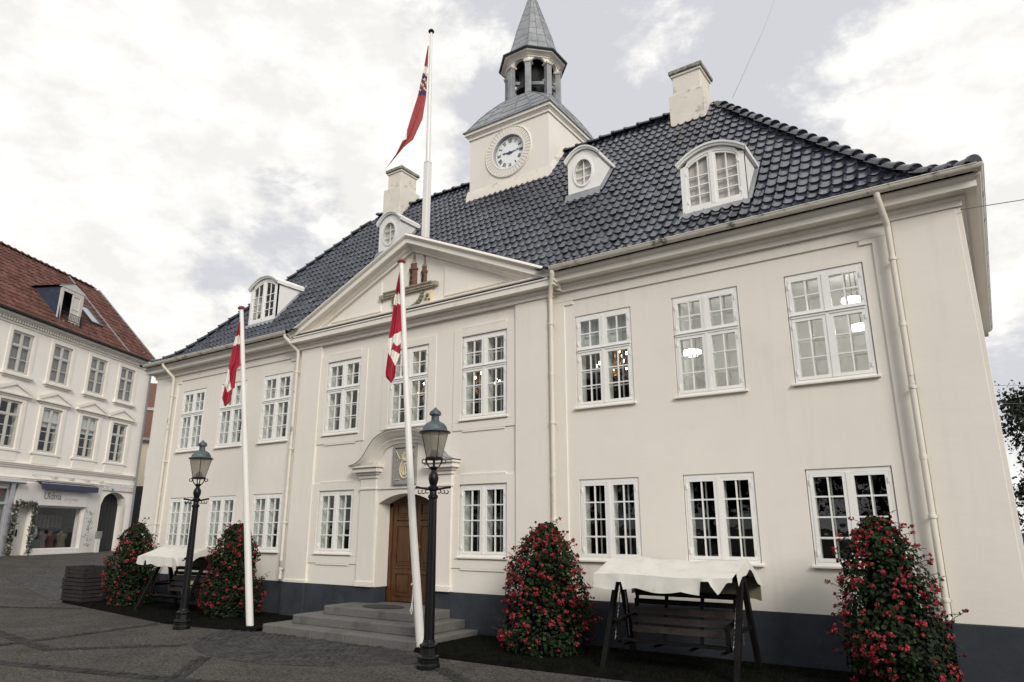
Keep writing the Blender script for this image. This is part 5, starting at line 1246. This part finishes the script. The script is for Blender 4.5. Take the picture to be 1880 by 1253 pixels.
# ------------------------------------------------------------------ geranium towers
def leaf_cloud(P,Nrm,size,nside=6,cup=.25):
    """one small cupped leaf per point"""
    V=[];F=[]
    for p,nv,s in zip(P,Nrm,size):
        nv=nv/np.linalg.norm(nv); a=np.cross(nv,RNG.normal(size=3)); a/=np.linalg.norm(a)+1e-9; b=np.cross(nv,a); o=len(V)
        V.append(tuple(p)); ph=RNG.random()*6
        for k in range(nside):
            q=2*pi*k/nside+ph; r=s*(.8+.4*RNG.random()); V.append(tuple(p+a*r*cos(q)+b*r*sin(q)+nv*cup*s))
        F+=[(o,o+1+k,o+1+(k+1)%nside) for k in range(nside)]
    return V,F
def flower_tower(x,y,H,R,label,seed,lean=0,dens=1.0):
    global RNG
    RNG=np.random.default_rng(seed)
    e=empty('flower_tower',(x,y,0),0,label,'flower tower','red geranium towers along the facade')
    pz=np.array([0,.12,.3,.6,.85,1.0])*H; pr_=np.array([.88,1.0,1.0,.86,.56,.14])*R
    lump=RNG.random((7,5))*.46-.24
    def rad(z,a): 
        return np.interp(z,pz,pr_)*(1+lump[(int((a%6.283)/6.283*7))%7,min(4,int(z/H*5))]*.8+.07*sin(3*a+seed+z*4))
    m=MB(); m.lathe([(.24,-.05),(.30,.18),(.31,.20),(.02,.2)],16); m.build('planter',M['swood'],e)
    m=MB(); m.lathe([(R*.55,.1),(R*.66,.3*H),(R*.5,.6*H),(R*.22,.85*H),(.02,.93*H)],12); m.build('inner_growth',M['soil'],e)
    P=[];N_=[];S=[];light=[]
    for k in range(6500):
        z=RNG.random()**1.05*H; a=RNG.uniform(0,2*pi); r=rad(z,a)*(1-.30*RNG.random()**2); 
        p=np.array([r*cos(a)+lean*z,r*sin(a)*.92,max(.02,z)])+RNG.normal(size=3)*.018
        P.append(p); N_.append(np.array([cos(a),sin(a),.7])+RNG.normal(size=3)*.55); S.append(RNG.uniform(.014,.030)); light.append(RNG.random()<.22)
    # trailing shoots
    tips=[]; m=MB()
    for k in range(210):
        z=RNG.uniform(.05,1.0)*H; a=RNG.uniform(0,2*pi); r=rad(z,a)*.94; ln=.05+.24*RNG.random()**2; d=np.array([cos(a),sin(a)*.92,0]); p0=np.array([r*cos(a)+lean*z,r*sin(a)*.92,z]); p1=p0+d*ln*.8+np.array([0,0,ln*RNG.uniform(-.2,.75)]); m.tube([p0-d*.05,(p0+p1)/2+np.array([0,0,.02]),p1],.0035,4); tips.append((p1,d))
        for q in range(4): P.append(p0+(p1-p0)*RNG.random()+RNG.normal(size=3)*.012); N_.append(d+np.array([0,0,.6])+RNG.normal(size=3)*.6); S.append(RNG.uniform(.012,.024)); light.append(RNG.random()<.3)
    m.build('stems',M['stem'],e)
    P=np.array(P);N_=np.array(N_);S=np.array(S);lt=np.array(light)
    V,F=leaf_cloud(P,N_,S); mi=np.repeat(lt.astype(int),6); nmesh('foliage',V,F,[M['leaf'],M['leafl']],e,mi)
    FP=[];FN=[];FS=[]; Mi=[]
    heads=[]
    for k in range(330):
        z=(RNG.random()**.95)*H*.98+.03; a=RNG.uniform(0,2*pi); r=rad(z,a)*RNG.uniform(.98,1.10); 
        if RNG.random()>dens: continue
        if sin(a*2.3+seed)+sin(z*6+seed*2)+.9<RNG.uniform(-1,1): continue
        heads.append((np.array([r*cos(a)+lean*z,r*sin(a)*.92,z]),np.array([cos(a),sin(a),.35]),.018+.06*RNG.random()**1.6))
    for p,d in tips:
        if RNG.random()<.75*dens: heads.append((p,d,RNG.uniform(.018,.040)))
    for p,d,s in heads:
        n=int(6+s*230); c=RNG.random()<.35
        for q in range(n):
            o=RNG.normal(size=3); o/=np.linalg.norm(o); o*=s*RNG.random()**.5*np.array([1,1,.75]); FP.append(p+o); FN.append(d*.6+o/s+RNG.normal(size=3)*.4); FS.append(RNG.uniform(.009,.018)); Mi.append(1 if (c or RNG.random()<.18) else 0)
    V,F=leaf_cloud(np.array(FP),np.array(FN),np.array(FS),nside=5,cup=.15); o=nmesh('flowers',V,F,[M['petal'],M['petalp']],e,np.repeat(Mi,5)); o['kind']='stuff'
    return e
flower_tower(3.85,-.86,1.86,.66,'tower of red geraniums between the right downpipe and the swing seat',11)
flower_tower(8.66,-.86,1.91,.53,'tower of red geraniums in front of the rightmost ground floor window',23,-.03)
flower_tower(-4.22,-.88,1.90,.60,'tower of red geraniums behind the left flagpole',37,0,.55)
flower_tower(-8.50,-.86,1.94,.60,'darker tower of red geraniums at the far left corner beside stacked crates',41,0,.45)
RNG=np.random.default_rng(99)
# stacked wooden crates at the left end of the verge
for k in range(3):
    h=.285; e=empty('wooden_crate',(-10.38+RNG.normal()*.015,-1.0+RNG.normal()*.015,.0+k*(h+.004)),RNG.normal()*.02,['dark wooden crate at the bottom of the stack by the left flower tower','dark wooden crate in the middle of the stack by the left flower tower','dark wooden crate on top of the stack by the left flower tower'][k],'crate','stacked crates by the corner')
    m=MB()
    for s in(-1,1):
        for z in(.01,.105,.20):
            m.box(-.55,.55,s*.34-.012,s*.34+.012,z,z+.08); m.box(s*.55-.012,s*.55+.012,-.326,.326,z,z+.08)
    m.build('boards',M['pallet'],e,bevel=.004)
    m=MB()
    for sx in(-1,1):
        for sy in(-1,1): m.box(sx*.505-.03,sx*.505+.03,sy*.296-.03,sy*.296+.03,0,h)
    m.box(-.53,.53,-.31,.31,.0,.015); m.build('corner_posts',M['pallet'],e)

# ------------------------------------------------------------------ townhouse with shops on the left
ANG=atan2(.885,-.465)
LB=empty('townhouse',(-25.2,5.4,0),ANG,'pale three storey townhouse with red tiled roof and shops on the left edge','townhouse')
SL,SR=-10.5,3.35
def prt(m,name,mt,par=LB,**k): return m.build(name,mt,par,**k)
S3=[-7.45,-5.15,-2.88,-.53,1.62]
GA=(1.08,2.92)                              # gateway
h3=[(c-.56,c+.56,8.06,9.76) for c in S3]; h2=[(c-.55,c+.55,5.02,6.92) for c in S3]
SHOPW=(-2.96,-.10,.98,2.78); SHOPD=(-4.08,-3.04,.72,2.84); SHOP0=(-9.9,-4.40,1.0,3.50)
m=MB(); wall_holes(m,SL,SR,.4,10.35,0,h3+h2+[SHOPW,SHOPD,SHOP0,(GA[0],GA[1],.4,3.6)],.30)
n=12; ga=[(GA[0]+(GA[1]-GA[0])*i/n, 2.95+.62*sqrt(max(0,1-(2*i/n-1)**2))) for i in range(n+1)]
ga=[(x,min(z,3.58)) for x,z in ga]
for (a,za),(b_,zb_) in zip(ga,ga[1:]):
    m.quad((a,0,za),(b_,0,zb_),(b_,0,3.6),(a,0,3.6)); m.quad((a,0,za),(a,.46,za),(b_,.46,zb_),(b_,0,zb_))
for x in GA: m.quad((x,0,.4),(x,.46,.4),(x,.46,2.97),(x,0,2.97))
m.quad((SR,0,.4),(SR,7.6,.4),(SR,7.6,10.35),(SR,0,10.35)); m.add([(SR,0,10.35),(SR,7.6,10.35),(SR,3.8,14.75)],[(0,1,2)])
m.quad((SL,7.6,.4),(SL,7.6,10.35),(SR,7.6,10.35),(SR,7.6,.4)); m.quad((SL,0,.4),(SL,0,10.35),(SL,7.6,10.35),(SL,7.6,.4)); m.add([(SL,0,10.35),(SL,7.6,10.35),(SL,3.8,14.75)],[(0,2,1)])
prt(m,'wall',M['plaster2'])
m=MB(); m.box(GA[0]-.02,GA[1]+.02,.46,.52,.4,3.6)
for k in range(7): m.box(GA[0]+.05+k*.255,GA[0]+.05+k*.255+.235,.43,.46,.72,3.55)
prt(m,'gate',M['gate'])
# inside darkness
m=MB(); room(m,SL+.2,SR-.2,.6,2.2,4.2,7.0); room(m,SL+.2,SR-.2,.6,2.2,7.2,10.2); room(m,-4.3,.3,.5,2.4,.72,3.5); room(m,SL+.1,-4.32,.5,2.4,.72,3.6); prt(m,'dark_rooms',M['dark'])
def th_window(par,c,z0,z1,nlow,first=[None,None],key=0):
    if first[key] is not None:
        o=copy_tree(first[key],par); o.location=(c,0,z0); return o
    hw=.52; h=z1-z0; zt=h*(.66 if key==0 else .70)
    m=MB(); frame_rect(m,-hw,hw,.0,h,.055,.02,.10); m.box(-.045,.045,.01,.09,.055,h-.055); m.box(-hw+.055,-.045,.012,.09,zt-.035,zt+.035); m.box(.045,hw-.055,.012,.09,zt-.035,zt+.035)
    w_=m.build('window',M['greyw'],par,loc=(c,0,z0)); first[key]=w_
    m=MB()
    for a,b_ in((-hw+.055,-.045),(.045,hw-.055)):
        frame_rect(m,a,b_,.055,zt-.035,.03,.03,.07); frame_rect(m,a,b_,zt+.035,h-.055,.03,.03,.07)
        for j in range(1,nlow): z=.055+(zt-.09)*j/nlow; m.box(a+.03,b_-.03,.035,.065,z-.018,z+.018)
    m.build('sash',M['greyw'],w_)
    m=MB(); m.box(-hw+.05,hw-.05,.048,.052,.05,h-.05); m.build('pane',M['glass'],w_)
    return w_
for c in S3: th_window(LB,c,8.06,9.76,2,key=0)
for c in S3: th_window(LB,c,5.02,6.92,3,key=1)
M['greyblind']=mat('pale_roller_blind',(.30,.27,.265),rough=.9)
m=MB()
for c in S3: m.box(c-.55,c+.55,.115,.122,8.0,9.8)
prt(m,'grey_blinds',M['greyblind'])
m=MB()
for c in S3[2:4]: m.box(c-.55,c+.55,.115,.122,6.1,6.9)
prt(m,'pale_blinds',M['office'])
# window surrounds, sills, pediments
def th_trim(c):
    m=MB(); y=-.05
    for s in(-1,1): m.box(c+s*.64-.08,c+s*.64+.08,-.04,.01,8.0,9.93)
    m.box(c-.56,c+.56,-.04,.01,9.77,9.93); m.box(c-.82,c+.82,-.14,.01,7.90,7.995); m.box(c-.74,c+.74,-.07,.01,7.83,7.899)
    prt(m,'window_trim',M['mould'])
    m=MB()
    for s in(-1,1): m.box(c+s*.66-.10,c+s*.66+.10,-.055,.01,4.98,7.02)
    m.box(c-.56,c+.56,-.045,.01,6.925,7.05); m.box(c-.84,c+.84,-.07,.01,7.051,7.14); m.box(c-.86,c+.86,-.06,.01,4.90,4.979); m.box(c-.72,c+.72,-.03,.01,4.52,4.899)
    m.prism_y([(c-.98,7.19),(c+.98,7.19),(c+.98,7.26),(c,7.62),(c-.98,7.26)],-.08,.01)
    for s in(-1,1): m.bar((c+s*1.0,-.10,7.27),(c,-.10,7.64),.14,.07,up=(0,1,0))
    m.box(c-1.02,c+1.02,-.15,.01,7.142,7.20)
    prt(m,'window_pediment',M['mould'])
for c in S3: th_trim(c)
# cornices
m=MB()
for z0,z1,o in((4.28,4.36,.05),(4.361,4.42,.10),(4.421,4.46,.13),(3.80,3.86,.04),(3.861,3.90,.07)): m.box(SL,SR,-o,.01,z0,z1)
prt(m,'string_course',M['mould'])
m=MB()
for z0,z1,o in((10.0,10.08,.05),(10.22,10.28,.14),(10.281,10.38,.24)): m.box(SL,SR+.05,-o,.01,z0,z1)
k=SL
while k<SR: m.box(k,k+.07,-.12,.0,10.09,10.21); k+=.14
prt(m,'dentil_cornice',M['mould'])
m=MB(); rg=[]
for x in(SL,SR+.1): rg.append([(x,-.34+.075*cos(pi*k/8)*-1,10.46-.075*sin(pi*k/8)) for k in range(9)]+[(x,-.34-.068*cos(pi*k/8)*-1,10.46-.068*sin(pi*k/8)*-1*-1) for k in range(9)])
m.loft(rg,cap=True); m.box(SL,SR+.1,-.42,-.26,10.40,10.46)
prt(m,'gutter',M['black'])
m=MB(); m.tube([(SR-.08,-.34,10.40),(SR-.08,-.12,10.0),(SR-.08,-.12,.7)],.055,8); prt(m,'downpipe',M['post'],smooth=True)
# roof
ROOF_L=sqrt(4.2**2+4.35**2); pf=lambda s:(np.asarray(s)*4.2/ROOF_L,10.42+np.asarray(s)*4.35/ROOF_L)
tiles('roof',lambda x,t,z:(x+(SL+SR)/2,t-.38,z),lambda t:np.full(np.shape(t),(SR-SL)/2+.08)+.0*np.asarray(t),M['rtile'],tw=.24,rh=.36,ns=6,parent=LB,smax=ROOF_L,pf=pf,amp=1.1,base=(SR-SL)/2+.3)
zt2=lambda y:10.42+(y+.38)*4.35/4.2
m=MB(); m.quad((SL,8.0,10.3),(SR+.08,8.0,10.3),(SR+.08,3.82,14.77),(SL,3.82,14.77)); prt(m,'rear_roof',M['rtile'])
m=MB(); m.bar((SR+.06,-.38,10.44),(SR+.06,3.82,14.80),.10,.10); m.bar((1.0,-.36,10.49),(1.0,3.80,14.83),.07,.05); prt(m,'verge_flashing',M['lead'])
m=MB(); cap_tiles([(SL,3.82,14.78),(SR+.08,3.82,14.78)],None,ln=.4,r=.11,mb=m); prt(m,'ridge_tiles',M['rtile'],smooth=True)
# dormer
m=MB(); a,b_=-3.42,-2.02; yf2=.12; zb2,zt3=10.82,12.46
frame_rect(m,a,b_,zb2,zt3,.15,yf2,yf2+.08); m.prism_y([(a-.10,zt3),(b_+.10,zt3),(b_+.06,zt3+.10),((a+b_)/2,zt3+.36),(a-.06,zt3+.10)],yf2-.02,yf2+.08)
d=prt(m,'dormer',M['greyw'],bevel=.004)
yb2=lambda z:(z-10.42)*4.2/4.35-.38
m=MB()
for x in(a+.01,b_-.01): m.add([(x,yf2+.08,zb2-.1),(x,yb2(zb2-.1)+.1,zb2-.1),(x,yb2(zt3)+.2,zt3),(x,yf2+.08,zt3)],[(0,1,2,3)])
for s in(-1,1):
    xx=(a if s<0 else b_)+s*.13
    m.add([((a+b_)/2,yf2-.06,zt3+.38),(xx,yf2-.06,zt3+.06),(xx,yb2(zt3+.06)+.1,zt3+.06),((a+b_)/2,yb2(zt3+.38)+.1,zt3+.38)],[(0,1,2,3)])
m.build('dormer_cheeks',M['slate'],d)
m=MB(); m.box((a+b_)/2+.0,b_-.16,yf2+.02,yf2+.06,zb2+.16,zt3-.16)
cs=sash_mb(0,.53,0,1.32,1,2,0,.04,.06,.03); cs.build('casement',M['shopw'],d,loc=((a+b_)/2+.01,yf2+.0,zb2+.16))
m=MB(); m.box((a+b_)/2+.05,b_-.2,yf2+.03,yf2+.035,zb2+.2,zt3-.2); m.build('pane',M['officegrey'],d)
m=MB(); m.box(a+.1,b_-.1,yf2+.5,yf2+.52,zb2-.2,zt3); m.build('dark_opening',M['dark'],d)
m=MB()
for z in(zb2+.20,zb2+.52): m.box(a+.08,b_-.08,yf2-.09,yf2-.07,z,z+.025)
for i in range(12): x=a+.12+i*.105; m.box(x,x+.012,yf2-.086,yf2-.074,zb2+.2,zb2+.52)
m.build('railing',M['black'],d)
# roof window
m=MB(); 
def rp(x,y,o): return (x,y-o*.72,zt2(y)+o*.70)
for x0,x1,y0,y1 in((-.62,-.54,.72,1.78),(.14,.22,.72,1.78),(-.54,.14,.72,.80),(-.54,.14,1.70,1.78)):
    V=[rp(x,y,o) for o in(.02,.11) for x,y in((x0,y0),(x1,y0),(x1,y1),(x0,y1))]; m.add(V,[(0,3,2,1),(4,5,6,7),(0,1,5,4),(1,2,6,5),(2,3,7,6),(3,0,4,7)])
sk=prt(m,'roof_window',M['leadd'])
m=MB(); m.add([rp(-.54,.80,.075),rp(.14,.80,.075),rp(.14,1.70,.075),rp(-.54,1.70,.075)],[(0,1,2,3)]); m.build('pane',M['skyglass'] if 'skyglass' in M else M['alu'],sk)
# shop: fascia, window, door, awning
m=MB(); m.box(-4.12,.0,-.10,.01,2.86,3.70); m.box(-4.12,.0,-.13,.01,2.80,2.859); fs=prt(m,'shop_fascia',M['shopw'],bevel=.008)
text_mesh('Uldma',.42,.006,'shop_name',M['signg'],fs,Matrix.Translation((-2.66,-.107,3.07))@Matrix.Rotation(pi/2,4,'X'),sx=.92)
text_mesh('garn & design',.15,.004,'shop_subtitle',M['signp'],fs,Matrix.Translation((-1.44,-.105,3.07))@Matrix.Rotation(pi/2,4,'X'))
m=MB(); frame_rect(m,SHOPW[0],SHOPW[1],SHOPW[2],SHOPW[3],.05,.02,.12); m.box(SHOPW[0]-.14,SHOPW[1]+.10,-.10,.02,.84,.979); m.box(SHOPW[0]-.18,SHOPW[1]+.14,-.16,.02,.66,.839)
sw=prt(m,'shop_window',M['shopw'],bevel=.006)
m=MB(); m.box(SHOPW[0]+.05,SHOPW[1]-.05,.06,.066,SHOPW[2]+.05,SHOPW[3]-.05); m.build('pane',M['glassb'],sw)
m=MB(); m.tube([(-.02,-.03,2.8),(-.02,-.03,.7)],.05,8); m.box(.03,.98,-.03,.01,.7,3.78); prt(m,'shop_pier',M['shopw'])
m=MB(); m.box(SHOPD[0]+.55,SHOPD[1],.22,.27,.75,2.82); m.box(SHOPD[0],SHOPD[0]+.55,.24,.27,.75,1.25); dr=prt(m,'shop_door',M['shopw'],bevel=.006)
m=MB(); m.box(SHOPD[0]+.60,SHOPD[0]+.63,.16,.22,1.52,1.80); m.build('door_handle',M['black'],dr)
m=MB(); m.box(SHOPD[0],SHOPD[0]+.55,.25,.256,1.25,2.82); m.build('pane',M['glass'],dr)
aw=MB(); nS=26; L0,L1=-3.12,.36
r=[[(L0+(L1-L0)*i/(nS*4),y,z) for i in range(nS*4+1)] for y,z in((-.02,3.82),(-.30,3.72),(-.32,3.68))]
r.append([(L0+(L1-L0)*i/(nS*4),-.32+.01*sin(i*1.3),3.50-.06*abs(sin(pi*i/4))) for i in range(nS*4+1)])
aw.loft(r,closed=False); awn=prt(aw,'awning',M['awn'],smooth=True)
m=MB(); m.tube([(L0,-.31,3.715),(L1,-.31,3.715)],.022,6); m.build('awning_bar',M['alu'],awn)
# spot lamps above the awning
for x in(-2.55,-1.55,-.55,.4):
    m=MB(); m.tube([(x-.85,-.03,4.05),(x-.1,-.25,4.03),(x,-.35,3.99)],.012,5); m.box(x-.09,x+.09,-.46,-.30,3.90,4.0); prt(m,'spot_lamp',M['greyw'])
# gateway lintel strip with plates
m=MB(); m.box(1.06,SR-.02,-.06,.0,3.64,3.99); lp=prt(m,'gate_lintel',M['shopw'])
m=MB(); m.box(1.62,1.74,-.08,-.06,3.60,3.74); m.build('house_number_plate',M['petrol'],lp)
m=MB(); m.bar((1.42,-.064,3.92),(1.85,-.064,3.92),.012,.006,up=(0,1,0)); m.bar((2.45,-.064,3.92),(2.8,-.064,3.92),.012,.006,up=(0,1,0)); m.box(1.95,2.08,-.066,-.06,3.87,3.94); m.box(2.16,2.28,-.066,-.06,3.87,3.94)
for x,h in((1.18,.1),(1.26,.2),(1.34,.12)): m.box(x,x+.035,-.066,-.06,3.68,3.68+h)
m.build('faint_sign',M['signp'],lp)
m=MB(); m.lathe([(.05,0),(.05,.01)],12,(0,0,0)); o=m.build('round_plaque',M['goldp'],lp); o.location=(3.05,-.06,3.72); o.rotation_euler=(pi/2,0,0)
# neighbouring shop front on the far left
m=MB(); frame_rect(m,SHOP0[0],SHOP0[1],SHOP0[2],SHOP0[3],.10,.02,.14); m.box(SHOP0[0],SHOP0[1],.0,.14,2.78,2.88); m.box(-4.40,-4.15,-.05,.02,.6,3.78); m.box(SHOP0[0],SHOP0[1],-.05,.14,.6,.999); s0=prt(m,'shop_window',M['alu'],bevel=.006)
m=MB(); m.box(SHOP0[0]+.1,SHOP0[1]-.1,.07,.075,2.88,3.4); m.build('transom_pane',M['mint'],s0)
m=MB(); m.box(SHOP0[0]+.1,SHOP0[1]-.1,.07,.076,1.1,2.78); m.build('pane',M['glass'],s0)
m=MB(); m.box(-5.6,-4.72,.05,.068,3.02,3.36); m.build('red_sign',M['shopred'],s0)
m=MB(); m.box(-8.5,-4.6,.2,.22,1.0,2.5); m.build('poster',M['mint'],s0)
m=MB(); r=[[(SL+.3+(-3.98-SL-.3)*i/20,y,z) for i in range(21)] for y,z in((-.02,3.80),(-.34,3.74),(-.36,3.66),(-.3,3.60))]; m.loft(r,closed=False); prt(m,'awning',M['alu'])
# goods in the shop window
def goods(name,label,cat,x,y,z,build,mt):
    e=MB(); build(e); o=e.build(name,mt,None,smooth=True); c,s=cos(ANG),sin(ANG); o.location=(-25.2+x*c-y*s,5.4+x*s+y*c,z); o.rotation_euler=(0,0,ANG); tag(o,label,cat)
def bust(e): e.lathe([(.20,0),(.22,.12),(.17,.32),(.22,.52),(.20,.62),(.07,.68),(.06,.74),(.01,.75)],14)
goods('dress_form','mauve sweater on a bust in the left shop window','dress form',-1.95,.30,.98,bust,M['wool2'])
goods('dress_form','wine red jacket on a bust in the left shop window','dress form',-1.42,.34,.98,bust,M['wool3'])
goods('dress_form','olive knitted top on a bust at the right of the shop window','dress form',-.75,.34,.98,bust,M['wool4'])
goods('display_box','mint green display box in the shop window','box',-2.45,.30,.98,lambda e:e.box(-.30,.30,-.12,.12,0,.42),M['mint'])
goods('yarn_bundle','pale blue bundle of yarn on the mint display box','yarn',-2.5,.30,1.40,lambda e:e.lathe([(.02,0),(.17,.08),(.20,.28),(.15,.50),(.05,.60)],12),M['wool1'])
def rack(e):
    for i in range(9): e.box(-.95+i*.24,-.80+i*.24,-.06,.06,.0-.02*(i%3),.55)
goods('hanging_garments','row of pale garments hanging in the dark shop window','clothes',-1.35,.9,1.9,rack,M['wool2'])
# leaf garland round the shop door
P=[];N_=[];S=[];mi=[]
for k in range(1500):
    u=RNG.random()
    if u<.4: x,z=-4.06+RNG.normal()*.06,RNG.uniform(.75,2.85)
    elif u<.8: x,z=-3.02+RNG.normal()*.06,RNG.uniform(.75,2.85)
    else: x,z=RNG.uniform(-4.1,-3.0),2.84+RNG.normal()*.05
    P.append(np.array([x,-.12+RNG.normal()*.04,z])); N_.append(np.array([0,-1,.3])+RNG.normal(size=3)*.6); S.append(RNG.uniform(.02,.045)); mi.append(int(RNG.random()<.28))
V,F=leaf_cloud(np.array(P),np.array(N_),np.array(S)); o=nmesh('garland',V,F,[M['garl'],M['garlw']],None,np.repeat(mi,6)); o.location=(-25.2,5.4,0); o.rotation_euler=(0,0,ANG); tag(o,'leafy garland with white flowers framing the shop door','garland')
m=MB()   # leaf pattern painted on the pier
for k in range(70):
    x=.42+RNG.normal()*.13; z=RNG.uniform(1.05,2.65); a=RNG.uniform(0,3.1); l=RNG.uniform(.035,.07); c=Vector((x,-.034,z)); d=Vector((cos(a),0,sin(a)))*l; q=Vector((-sin(a),0,cos(a)))*l*.4
    m.add([c-d,c-q,c+d,c+q],[(0,1,2,3)])
prt(m,'leaf_decal',M['signg'])
# letter box column by the gate
def world(x,y,z): c,s=cos(ANG),sin(ANG); return (-25.2+x*c-y*s,5.4+x*s+y*c,z)
e=empty('sign_stand',world(.78,-.35,.70),ANG,'slim white stand with a grey board beside the dark gateway','sign stand')
m=MB(); m.box(-.13,.13,-.03,.03,0,.82); m.build('panel',M['shopw'],e,bevel=.01); m=MB(); m.box(-.18,.18,-.05,.05,.70,1.02); m.build('board',M['post'],e,bevel=.02)

# ------------------------------------------------------------------ house at the end of the alley
cA=Vector((-38.0,13.2,0)); AL=empty('alley_house',tuple(cA),ANG-radians(62),'yellow house with brick red roof glimpsed in the gap beside the townhouse','house')
m=MB(); m.box(-4,4,0,6,.5,7.8); AW=m.build('wall',M['yellow'],AL)
m=MB(); m.box(-4,4,-.02,.05,.6,4.6); m.build('dark_shopfront',M['gate'],AL)
m=MB(); m.add([(-4.2,-.3,7.75),(4.2,-.3,7.75),(4.2,1.6,10.3),(-4.2,1.6,10.3),(4.2,3.2,12.2),(-4.2,3.2,12.2),(4.2,6.4,7.75),(-4.2,6.4,7.75)],[(0,1,2,3),(3,2,4,5),(5,4,6,7),(1,6,4,2),(0,3,5,7)]); m.build('roof',M['redbrick'],AL)
m=MB(); m.box(-4.2,4.2,-.42,-.25,7.62,7.80); m.box(-4.2,4.2,1.2,1.55,9.9,10.1); m.build('gutter',M['lead'],AL)
for x in(-3,-1.8,-.6,.6,1.8,3):
    m=MB(); frame_rect(m,x-.4,x+.4,5.2,7.1,.10,-.05,.02); m.box(x-.3,x+.3,-.04,.01,6.4,6.48); w_=m.build('window',M['white'],AL); m=MB(); m.box(x-.3,x+.3,-.02,-.01,5.3,7.0); m.build('pane',M['dark'],w_)
m=MB()
for x in(-2.4,.0,2.4): m.box(x-.6,x+.6,-.06,-.02,4.75,5.0)
m.build('street_sign',M['blue'],AL)

# ------------------------------------------------------------------ trees and cables on the right
def tree(x,y,H,R,label,seed,z0=.2,nleaf=5200,trunk_r=.13,cols=('treeleaf','leaf')):
    rg=np.random.default_rng(seed); e=empty('tree',(x,y,z0-.25),0,label,'tree')
    m=MB(); ends=[]
    m.tube([(0,0,0),(.05,.03,H*.3),(-.04,.05,H*.6),(.03,0,H*.92)],[trunk_r,trunk_r*.75,trunk_r*.45,.02],8)
    for k in range(34):
        t=rg.uniform(.06,.9); a=rg.uniform(0,6.28); ln=R*(1.15-.75*abs(t-.5))*rg.uniform(.6,1.1); p0=np.array([0,0,H*t]); p1=p0+np.array([cos(a)*ln,sin(a)*ln,ln*rg.uniform(.35,.9)]); mid=(p0+p1)/2+np.array([0,0,-.05]); m.tube([p0,mid,p1],[.045*(1.1-t),.03*(1.1-t),.006],5)
        for q in range(4):
            u=rg.uniform(.35,1); b0=p0+(p1-p0)*u; b1=b0+rg.normal(size=3)*.28*R/1.5+np.array([0,0,.18]); m.tube([b0,b1],[.012,.004],4); ends.append((b1,b0)); 
        ends.append((p1,mid))
    m.build('trunk',M['bark'],e)
    P=[];N_=[];S=[]
    for k in range(nleaf):
        b1,b0=ends[rg.integers(len(ends))]; t=rg.random(); p=b0+(b1-b0)*t+rg.normal(size=3)*np.array([.15,.15,.13])*R/1.5
        P.append(p); N_.append(rg.normal(size=3)+np.array([0,0,.6])); S.append(rg.uniform(.03,.068))
    V,F=leaf_cloud(np.array(P),np.array(N_),np.array(S),nside=5); nmesh('crown',V,F,[M[cols[0]],M[cols[1]]],e,np.repeat(rg.random(nleaf)<.35,5).astype(int)); return e
tree(11.6,16.5,6.3,1.75,'dark leafy tree rising behind the right corner of the town hall',5,nleaf=8500)
tree(13.6,22.0,6.0,2.3,'lower bushy tree farther behind the right corner',8,nleaf=8000)
def cable(name,pts,r,label):
    m=MB(); m.tube(pts,r,5); tag(m.build(name,M['cab'],smooth=True),label,'cable')
cable('overhead_cable',[(10.05,-.10,5.98),(12,.6,6.12),(16,2.5,6.6),(24,6,8)],.006,'thin dark cable from the eaves corner to the right')
m=None
o=bpy.data.objects['overhead_cable']
cable('guy_wire',[(6.02,4.5,11.9),(4.8,15.1,21.6),(2.8,29.9,35)],.006,'thin grey wire slanting into the sky behind the right chimney')
for i,(xa,ya,za) in enumerate(((13.5,18,6.15),(13.5,19,5.6))):
    cable('telephone_wire',[(10.2,14+i,5.9-.4*i),(12,15.5+i,5.95-.4*i),(19,20+i,6.6-.4*i)],.007,['upper thin wire among the tree tops at the right edge','lower thin wire among the tree tops at the right edge'][i])

# ------------------------------------------------------------------ trees on the far side of the square (mirrored in the panes)
tm=None
for i,(x,y,H) in enumerate(((-22,-30,11),(-13,-33,12),(-4,-31,10.5),(4.5,-34,12.5),(13,-31,11),(22,-33,12))):
    rg=np.random.default_rng(70)
    if tm is None:
        e=empty('broad_tree',(x,y,-.1),0,'broad leafy tree across the square, seen only mirrored in the windows','tree','trees across the square')
        m=MB(); m.tube([(0,0,0),(.1,0,3),(0,.1,7)],[.3,.22,.08],8); m.build('trunk',M['bark'],e)
        c=rg.normal(size=(60,3))*np.array([1.9,1.9,1.9])+np.array([0,0,6.6]); P=c[rg.integers(60,size=3800)]+rg.normal(size=(3800,3))*.62; P[:,2]=np.clip(P[:,2],2.0,12)
        V,F=leaf_cloud(P,rg.normal(size=(3800,3))+np.array([0,0,.5]),rg.uniform(.13,.26,3800),nside=5); nmesh('crown',V,F,[M['treeleaf']],e); tm=e
    else: e=copy_tree(tm); e.location=(x,y,-.1); e.rotation_euler=(0,0,i*1.3); e.scale=(1.15,1.15,H/11)
